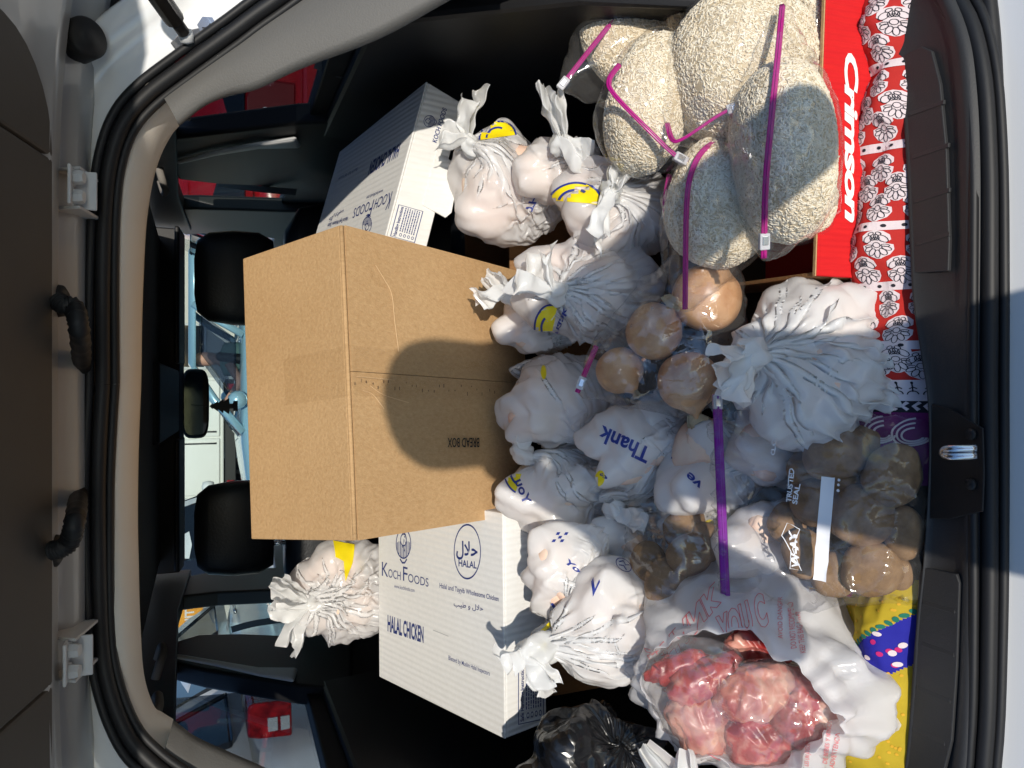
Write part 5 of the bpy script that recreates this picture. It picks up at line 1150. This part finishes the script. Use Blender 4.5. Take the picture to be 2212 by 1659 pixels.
# ================================================================ vehicles and walls outside
def vehicle(name, label, cat, paint, loc, yaw, L=4.6, Wd=1.86, H=1.62, belt=1.0, hood=.95, clear=.25, boxy=0., glass=None, suv=True, lights=True, tail=None, open_cabin=False):
    """x forward in the local frame; the parts are body, windows, wheels, lamps, bumpers"""
    e = empty(name, loc, label, cat); cz, sz = math.cos(yaw), math.sin(yaw); O = np.asarray(loc, float)
    def w(p): return O + np.array((p[0]*cz - p[1]*sz, p[0]*sz + p[1]*cz, p[2]))
    hl = L / 2; hw = Wd / 2; rear_slant = .12 if boxy else .35
    st = [(-hl, .55, belt*.86, .88), (-hl+.06, .42, belt*.97, .95), (-hl+.4, clear, belt, 1), (-hl*.3, clear, belt, 1), (hl*.3, clear, belt, 1), (hl*.5, clear, hood+.02, .99), (hl*.85, clear, hood-.10, .96), (hl-.08, clear+.05, hood-.22, .88), (hl, .4, hood-.35, .78)]
    R = []
    for x, zb, zt, kw in st:
        y = hw * kw; R.append([w(p) for p in ((x, -y*.92, zb), (x, -y, zb+.15), (x, -y*1.0, (zb+zt)/2+.05), (x, -y*.97, zt-.05), (x, -y*.90, zt), (x, 0, zt+.03), (x, y*.90, zt), (x, y*.97, zt-.05), (x, y, (zb+zt)/2+.05), (x, y, zb+.15), (x, y*.92, zb))])
    MB().rings(R).build('body', paint, e, True, subsurf=1)
    xr0, xr1, xf1, xf0 = -hl + .05, -hl + .05 + rear_slant, hl*.12, hl*.46      # greenhouse: rear base, rear roof, front roof, front base
    gl = glass or MAT['car_window']
    R = []
    for x0, x1, z, k in ((xr0, xf0, belt - .02, .90), (xr0 + (xr1-xr0)*.5, xf0 + (xf1-xf0)*.5, (belt+H)/2, .83), (xr1, xf1, H - .05, .74), (xr1 + .08, xf1 - .08, H, .66)):
        y = hw * k; R.append([w(p) for p in ((x0, -y, z), (x0*.5+x1*.5, -y*1.02, z), (x1, -y*.97, z), (x1 + .03, 0, z), (x1, y*.97, z), (x0*.5+x1*.5, y*1.02, z), (x0, y, z), (x0 - .03, 0, z))])
    if open_cabin:                                            # hollow cabin: roof, pillars, dark well
        MB().rings([[np.asarray(p) - (0, 0, .03) for p in R[2]], R[2], R[3]]).build('roof', paint, e, True)
        for s in (-1, 1):
            for u in (.0, .32, .64, 1.0): MB().tube([w((xr0 + (xf0-xr0)*u, s*hw*.90, belt - .02)), w(((xr0+xr1)/2 + ((xf0+xf1)/2-(xr0+xr1)/2)*u, s*hw*.83, (belt+H)/2)), w((xr1 + (xf1-xr1)*u, s*hw*.74, H - .05))], .045, 8).build('pillar', paint, e, True)
        for x in (-.5, .25): MB().prism([w((x, -.62, .7)), w((x - .08, -.62, 1.25)), w((x - .18, -.62, 1.25)), w((x - .14, -.62, .7))], w((0, 1.24, 0)) - O).build('seat_back', MAT['black_trim'], e, False, .04)
    else: MB().rings(R).build('cabin', paint, e, True)
    def gp(u, v, s, out=.012):      # u along, v up the greenhouse side s
        x0 = xr0 + (xr1-xr0)*v; x1 = xf0 + (xf1-xf0)*v; k = (.90 + (.74-.90)*v); return w((x0 + (x1-x0)*u, s * (hw*k*1.02 + out), belt + (H - .06 - belt) * v))
    for s in (-1, 1):
        for u0, u1 in ((.05, .30), (.335, .62), (.65, .93)):
            q = [gp(u0 + .02, .12, s), gp(u1 - .02, .12, s), gp(u1 - .02 - .03*(u1 > .8), .86, s), gp(u0 + .02 + .02*(u0 < .1), .86, s)]
            o_ = MB().prism(q, (w((0, s*.004, 0)) - O)).build('side_window', gl, e, False, .02, seg=3)
        for u in (.36, .66): 
            c = gp(u + .05, -.16, s, .03); MB().tube([c, c + (w((.1, 0, 0)) - O), c + (w((.2, 0, 0)) - O)], .014, 8).build('door_handle', MAT['steel'], e, True)
        mp_ = gp(.90, .10, s, .12); MB().lathe([(.02, -.1), (.09, -.08), (.11, 0), (.09, .08), (.02, .1)], mp_, w((.1, 1, 0)) - O, 14).build('door_mirror', paint, e, True)
        for wx in (-hl*.60, hl*.62):
            wc = w((wx, s*(hw - .10), .34)); ax = w((0, s, 0)) - O
            wh = MB().lathe([(.20, -.10), (.30, -.11), (.335, -.08), (.34, 0), (.335, .08), (.30, .11), (.20, .10)], wc, ax, 28).build('wheel', MAT['rubber'], e, True)
            MB().lathe([(.0, .085), (.05, .10), (.18, .095), (.21, .07), (.21, -.05)], wc, ax, 20).build('rim', MAT['grey_metal'], wh, True)
            MB().lathe([(.40, -.02), (.40, .03), (.0, .03)], w((wx, s*(hw - .055), .38)), ax, 28).build('wheel_arch', MAT['black_trim'], e, True)
        if lights:
            MB().rings([[w((hl - .10 + dx, s*(hw*.62 + q*.16*kx), hood - .26 + r*.07*kx)) for q, r in ((-1,-1),(-.2,-1.2),(1,-.6),(1,.9),(0,1),(-1,.5))] for dx, kx in ((-.2, 1), (.0, 1), (.04, .7))]).build('headlight', MAT['lamp_glass'], e, False, .01)
            if tail is None: MB().box(w((-hl + .03, s*(hw*.80), belt - .10)), (.16, .22, .24), rotm(yaw, 0, 0)).build('tail_light', MAT['lamp_red'], e, False, .03)
    q = [w((xr0 - .045 + rear_slant*.12, -hw*.74, belt + .05)), w((xr0 - .045 + rear_slant*.12, hw*.74, belt + .05)), w((xr1 - .045, hw*.62, H - .12)), w((xr1 - .045, -hw*.62, H - .12))]
    MB().prism(q, w((-.006, 0, 0)) - O).build('rear_window', gl, e, False, .02, seg=3)
    q = [w((xf0 + .045, -hw*.78, belt + .02)), w((xf0 + .045, hw*.78, belt + .02)), w((xf1 + .05, hw*.64, H - .08)), w((xf1 + .05, -hw*.64, H - .08))]
    MB().prism(q, w((.006, 0, .004)) - O).build('windscreen', gl, e, False, .02, seg=3)
    for x, s in ((-hl - .02, -1), (hl - .02, 1)):
        MB().rings([[w((x + dx, y*hw*.86, z)) for y, z in ((-1, .36), (1, .36), (1, .62), (-1, .62))] for dx in (-.08, .08)]).build('bumper', paint, e, False, .04)
    return e, w
MAT['car_window'] = pmat('dark_vehicle_glass', (.01, .014, .02), .06, spec=.6)
MAT['lamp_red'] = pmat('red_lamp_lens', (.20, .004, .008), .12, coat=.8, var=(18, 1., (.6, .015, .02)))
MAT['lamp_glass'] = pmat('clear_lamp_lens', (.62, .62, .58), .1, coat=.8)
red_p = pmat('red_paint', (.36, .006, .012), .25, coat=.7); blue_p = pmat('pale_blue_paint', (.30, .50, .60), .25, .2, coat=.8); wht_p = pmat('white_paint', (.72, .73, .72), .3, coat=.6)
# red SUV ahead on the right, back towards us
rv, w = vehicle('parked_suv', 'red SUV with its number plate towards us, seen through the right windows', 'car', red_p, (2.27, 9.5, 0), math.pi / 2, 4.7, 1.9, 1.68, 1.05, 1.0)
pl_ = MB().box(w((-2.385, .0, .86)), (.36, .012, .18)).build('number_plate', MAT['white_ink'], rv, False, .008)
print_flat('plate_digits', affine(text_shape('12', .04), (580,262), (580,238), (602,262)), w((-2.40, 0, .86)), (0, -1, 0), MAT['blue_ink'], pl_, .004)
MB().rings([[w((-2.36 + d_, x*.42*k, .88 + z*.2*k)) for x, z in ((-1,-1),(1,-1),(1,.6),(.6,1),(-.6,1),(-1,.6))] for d_, k in ((0, 1.05), (-.012, 1))]).build('plate_recess', pmat('dark_red_paint', (.16, .003, .006), .35), rv, False, .004)
# pale blue car crossing ahead
bc, w = vehicle('passing_car', 'pale blue hatchback with a driver crossing beyond the windscreen', 'car', blue_p, (.45, 10.3, 0), math.pi, 4.4, 1.8, 1.55, .98, .98, glass=glass_mat('blue_car_glass', (.5, .55, .62)), open_cabin=True)
# its driver
sk_m = pmat('skin', (.55, .30, .22), .6); sh_m = pmat('green_shirt', (.20, .30, .24), .85)
dp = w((.15, .38, 0)); bm = MB()
R = []
for z, rx, ry in ((.62, .20, .14), (.80, .20, .13), (1.0, .21, .12), (1.15, .20, .11), (1.20, .09, .07), (1.24, .06, .06), (1.29, .08, .09), (1.36, .085, .105), (1.43, .08, .10), (1.48, .04, .05)):
    R.append([dp + (math.cos(a)*rx, math.sin(a)*ry, z) for a in np.linspace(0, 2*math.pi, 18, endpoint=False)])
pd = bm.rings(R).build('person', sh_m, None, True); tag(pd, 'driver in a green top sitting in the pale blue car', 'person')
pd.data.materials.append(sk_m)
for p_ in pd.data.polygons:
    if p_.center.z > 1.21: p_.material_index = 1
MB().tube([dp + (-.05, -.12, 1.1), dp + (-.28, -.16, .98), dp + (-.5, -.10, 1.12), dp + (-.56, -.1, 1.17)], [.06, .05, .042, .04], 12).build('arm', sk_m, pd, True)
# white SUV on the left, rear corner towards us
ws, w = vehicle('parked_suv', 'white SUV with a big red tail light outside the left windows', 'car', wht_p, (-2.85, 6.6, 0), math.pi / 2, 4.9, 1.95, 1.85, 1.28, 1.12, boxy=1, tail=1)
tl = np.array([at_y(x, y, 4.12) for x, y in ((535,1530),(545,1522),(630,1512),(632,1590),(560,1598),(535,1596))])
lamp = MB().prism(tl, (0, .22, 0)).build('tail_light', MAT['lamp_red'], ws, False, .012)
for y0, y1 in ((1549, 1568), (1572, 1588)):
    pass
for q in (((578,1552),(600,1549),(601,1578),(579,1582)), ((606,1548),(626,1545),(627,1574),(607,1578))): MB().prism([at_y(x, y, 4.11) for x, y in q], (0, .02, 0)).build('reversing_lens', MAT['lamp_glass'], lamp, False, .003)
# white van further off and a box truck behind the blue car
vehicle('parked_van', 'white van facing us beside the box truck', 'van', wht_p, (-2.9, 14.8, 0), -math.pi / 2 + .25, 4.8, 1.9, 1.9, 1.15, 1.1, boxy=1, tail=1)
bt = empty('box_truck', (-1.1, 17.0, 0), 'white box truck with hinged rear doors beyond the blue car', 'truck')
truck_w = pmat('truck_white', (.76, .76, .72), .5, var=(3, .4, (.7, .7, .66)))
MB().box((-1.1, 19.5, 2.15), (2.5, 5.0, 2.6)).build('cargo_body', truck_w, bt, False, .03)
for sx in (-1, 1):
    d_ = MB().box((-1.1 + sx*.6, 16.97, 2.15), (1.16, .05, 2.44)).build('rear_door', truck_w, bt, False, .02)
    for z in (1.2, 2.1, 3.0): MB().box((-1.1 + sx*1.05, 16.93, z), (.30, .03, .07)).build('hinge_strap', MAT['grey_metal'], d_, False, .008)
    MB().tube([(-1.1 + sx*.12, 16.92, 1.0), (-1.1 + sx*.12, 16.92, 3.2)], .02, 8).build('lock_rod', MAT['steel'], d_, True)
    MB().box((-1.1 + sx*1.0, 16.95, .72), (.22, .06, .16)).build('tail_light', MAT['lamp_red'], bt, False, .02)
    for y in (18.2, 21.2):
        wh = MB().lathe([(.2, -.13), (.44, -.14), (.48, 0), (.44, .14), (.2, .13)], (-1.1 + sx*1.0, y, .48), (1, 0, 0), 24).build('wheel', MAT['rubber'], bt, True)
MB().box((-1.1, 17.0, .72), (2.4, .12, .22)).build('rear_bumper', MAT['black_trim'], bt, False, .02)
MB().rings([[(-1.1 + x, y, z) for x, z in ((-1.1, .5), (1.1, .5), (1.1, zt), (-1.1, zt))] for y, zt in ((22.1, 2.6), (23.0, 2.6), (23.7, 1.6), (24.2, 1.5))]).build('cab', truck_w, bt, False, .08)
# buildings
def building(label, x0, x1, y0, y1, h, mat, win=0, face=-1, name='building'):
    e = empty(name, ((x0+x1)/2, (y0+y1)/2, 0), label, 'building')
    MB().box(((x0+x1)/2, (y0+y1)/2, h/2), (x1-x0, y1-y0, h)).build('wall', mat, e, False, .02)
    MB().box(((x0+x1)/2, (y0+y1)/2, h + .08), (x1-x0 + .3, y1-y0 + .3, .16)).build('roof_edge', MAT['grey_metal'], e, False, .02)
    for i in range(win):
        xc = x0 + (i + .5) * (x1 - x0) / win; f_ = MB().box((xc, y0 - .03, 1.7), (1.5, .08, 1.5)).build('window', MAT['grey_metal'], e, False, .02); MB().box((xc, y0 - .06, 1.7), (1.34, .06, 1.34)).build('pane', MAT['car_window'], f_)
    return e
stucco = pmat('cream_stucco', (.62, .60, .55), .9, bump=(30, .4, .01), var=(2, .5, (.55, .53, .49)))
building('long cream building closing the car park ahead', -22, 16, 27, 34, 5.2, stucco, 9)
tan = pmat('tan_siding', (.56, .46, .34), .6)
bd = building('tan corrugated metal building to the right', 6.4, 16, 9, 26, 6.5, tan)
for k in range(60): MB().box((6.375, 9.2 + k * .28, 3.25), (.045, .10, 6.4)).build('siding_rib', tan, bd)
sg = empty('banner', (-3.95, 14.5, 0), 'orange banner with red lettering on posts beyond the left window', 'sign')
MB().box((-3.95, 14.5, 1.78), (1.7, .03, .95)).build('cloth_sheet', pmat('orange_vinyl', (.85, .26, .015), .5, var=(1.3, .8, (.9, .45, .02))), sg, False, .004)
for x in (-4.84, -3.06): MB().tube([(x, 14.55, 0), (x, 14.55, 2.6)], .035, 10).build('post', MAT['grey_metal'], sg, True)
red_ink = pmat('red_lettering', (.7, .05, .02), .5)
def wall_text(s, x, y, z, hgt, mat, parent, wid=None):
    v, f = text_shape(s, .03); 
    if wid is None: wid = hgt * .62 * len(s)
    me = bpy.data.meshes.new('lettering'); me.from_pydata([(x + a * wid, y, z + b * hgt) for a, b in v], [], f); me.update(); return link('lettering', me, mat, parent, False)
wall_text('Furniture', -4.7, 14.475, 1.75, .3, red_ink, sg, 1.45); wall_text('FURNITURE', -4.5, 14.475, 1.45, .15, MAT['white_ink'], sg, .9)
se = empty('shop_sign', (-4.05, 15.5, 0), 'white shop sign reading ELECTRONICS in red on a post', 'sign')
MB().box((-4.05, 15.5, 1.12), (1.2, .06, .34)).build('sign_board', MAT['white_ink'], se, False, .01); MB().tube([(-4.05, 15.56, 0), (-4.05, 15.56, 1.2)], .04, 10).build('post', MAT['grey_metal'], se, True)
wall_text('ELECTRONICS', -4.6, 15.465, 1.03, .19, red_ink, se, 1.1)
# air freshener hanging from the mirror
af = empty('air_freshener', m1 + (.0, -.01, -.06), 'black tree shaped air freshener hanging from the rear view mirror', 'air freshener')
tp = [(0, .0), (.012, -.012), (.008, -.014), (.020, -.03), (.013, -.032), (.028, -.05), (.018, -.052), (.032, -.072), (.010, -.074), (.010, -.086), (.020, -.088), (.020, -.104), (-.020, -.104), (-.020, -.088), (-.010, -.086), (-.010, -.074), (-.032, -.072), (-.018, -.052), (-.028, -.05), (-.013, -.032), (-.020, -.03), (-.008, -.014), (-.012, -.012)]
a0 = m1 + (-.01, -.02, -.05)
MB().prism([a0 + (x, 0, z) for x, z in tp], (0, .003, 0)).build('tree_card', MAT['black_trim'], af); MB().tube([a0 + (0, .001, 0), m1 + (-.008, -.018, -.02), m1 + (0, .0, .035)], .0012, 6).build('string', MAT['black_trim'], af)

# ================================================================ the person taking the picture, just behind the phone
def skin_body(name, nodes, edges, mat):
    me = bpy.data.meshes.new(name); me.from_pydata([n_[0] for n_ in nodes], edges, []); me.update()
    o = bpy.data.objects.new(name, me); COL.objects.link(o); me.materials.append(mat)
    md = o.modifiers.new('skin', 'SKIN'); md.use_smooth_shade = True
    for i, n_ in enumerate(nodes): 
        r = n_[1]; me.skin_vertices[0].data[i].radius = r if hasattr(r, '__len__') else (r, r)
    me.skin_vertices[0].data[0].use_root = True
    s2 = o.modifiers.new('ss', 'SUBSURF'); s2.levels = s2.render_levels = 2; return o
bx, by = .06, -.36
nodes = [((bx-.06, by, .98), (.19, .14)), ((bx-.05, by, 1.14), (.17, .13)), ((bx-.02, by, 1.30), (.20, .13)), ((bx, by, 1.41), (.15, .10)), ((bx+.01, by+.01, 1.50), (.065, .065)), ((bx+.015, by+.02, 1.59), (.10, .11)), ((bx+.015, by+.02, 1.69), (.115, .125)), ((bx+.015, by+.01, 1.765), (.085, .095)),
         ((bx+.20, by, 1.40), .066), ((bx+.33, by+.07, 1.19), .058), ((bx+.10, -.10, 1.46), .034), ((bx+.05, -.06, 1.54), .032),
         ((bx-.20, by, 1.40), .066), ((bx-.30, by+.05, 1.18), .056), ((bx-.14, -.12, 1.44), .034), ((bx-.09, -.06, 1.52), .032),
         ((bx-.15, by, .86), (.105, .11)), ((bx-.15, by+.01, .48), .07), ((bx-.15, by-.01, .10), .05), ((bx-.15, by+.12, .04), .045),
         ((bx+.05, by, .86), (.105, .11)), ((bx+.06, by+.01, .48), .07), ((bx+.07, by-.01, .10), .05), ((bx+.08, by+.12, .04), .045)]
edges = [(0,1),(1,2),(2,3),(3,4),(4,5),(5,6),(6,7),(3,8),(8,9),(9,10),(10,11),(3,12),(12,13),(13,14),(14,15),(0,16),(16,17),(17,18),(18,19),(0,20),(20,21),(21,22),(22,23)]
ph_ = skin_body('person', nodes, edges, pmat('grey_clothes', (.2, .2, .22), .8)); tag(ph_, 'person standing behind the open tailgate holding up a phone', 'person')
pn = MB().box((.024, -.012, 1.522), (.072, .008, .148)).build('phone', MAT['black_trim'], None, False, .003); tag(pn, 'black phone held up in front of the tailgate', 'phone')
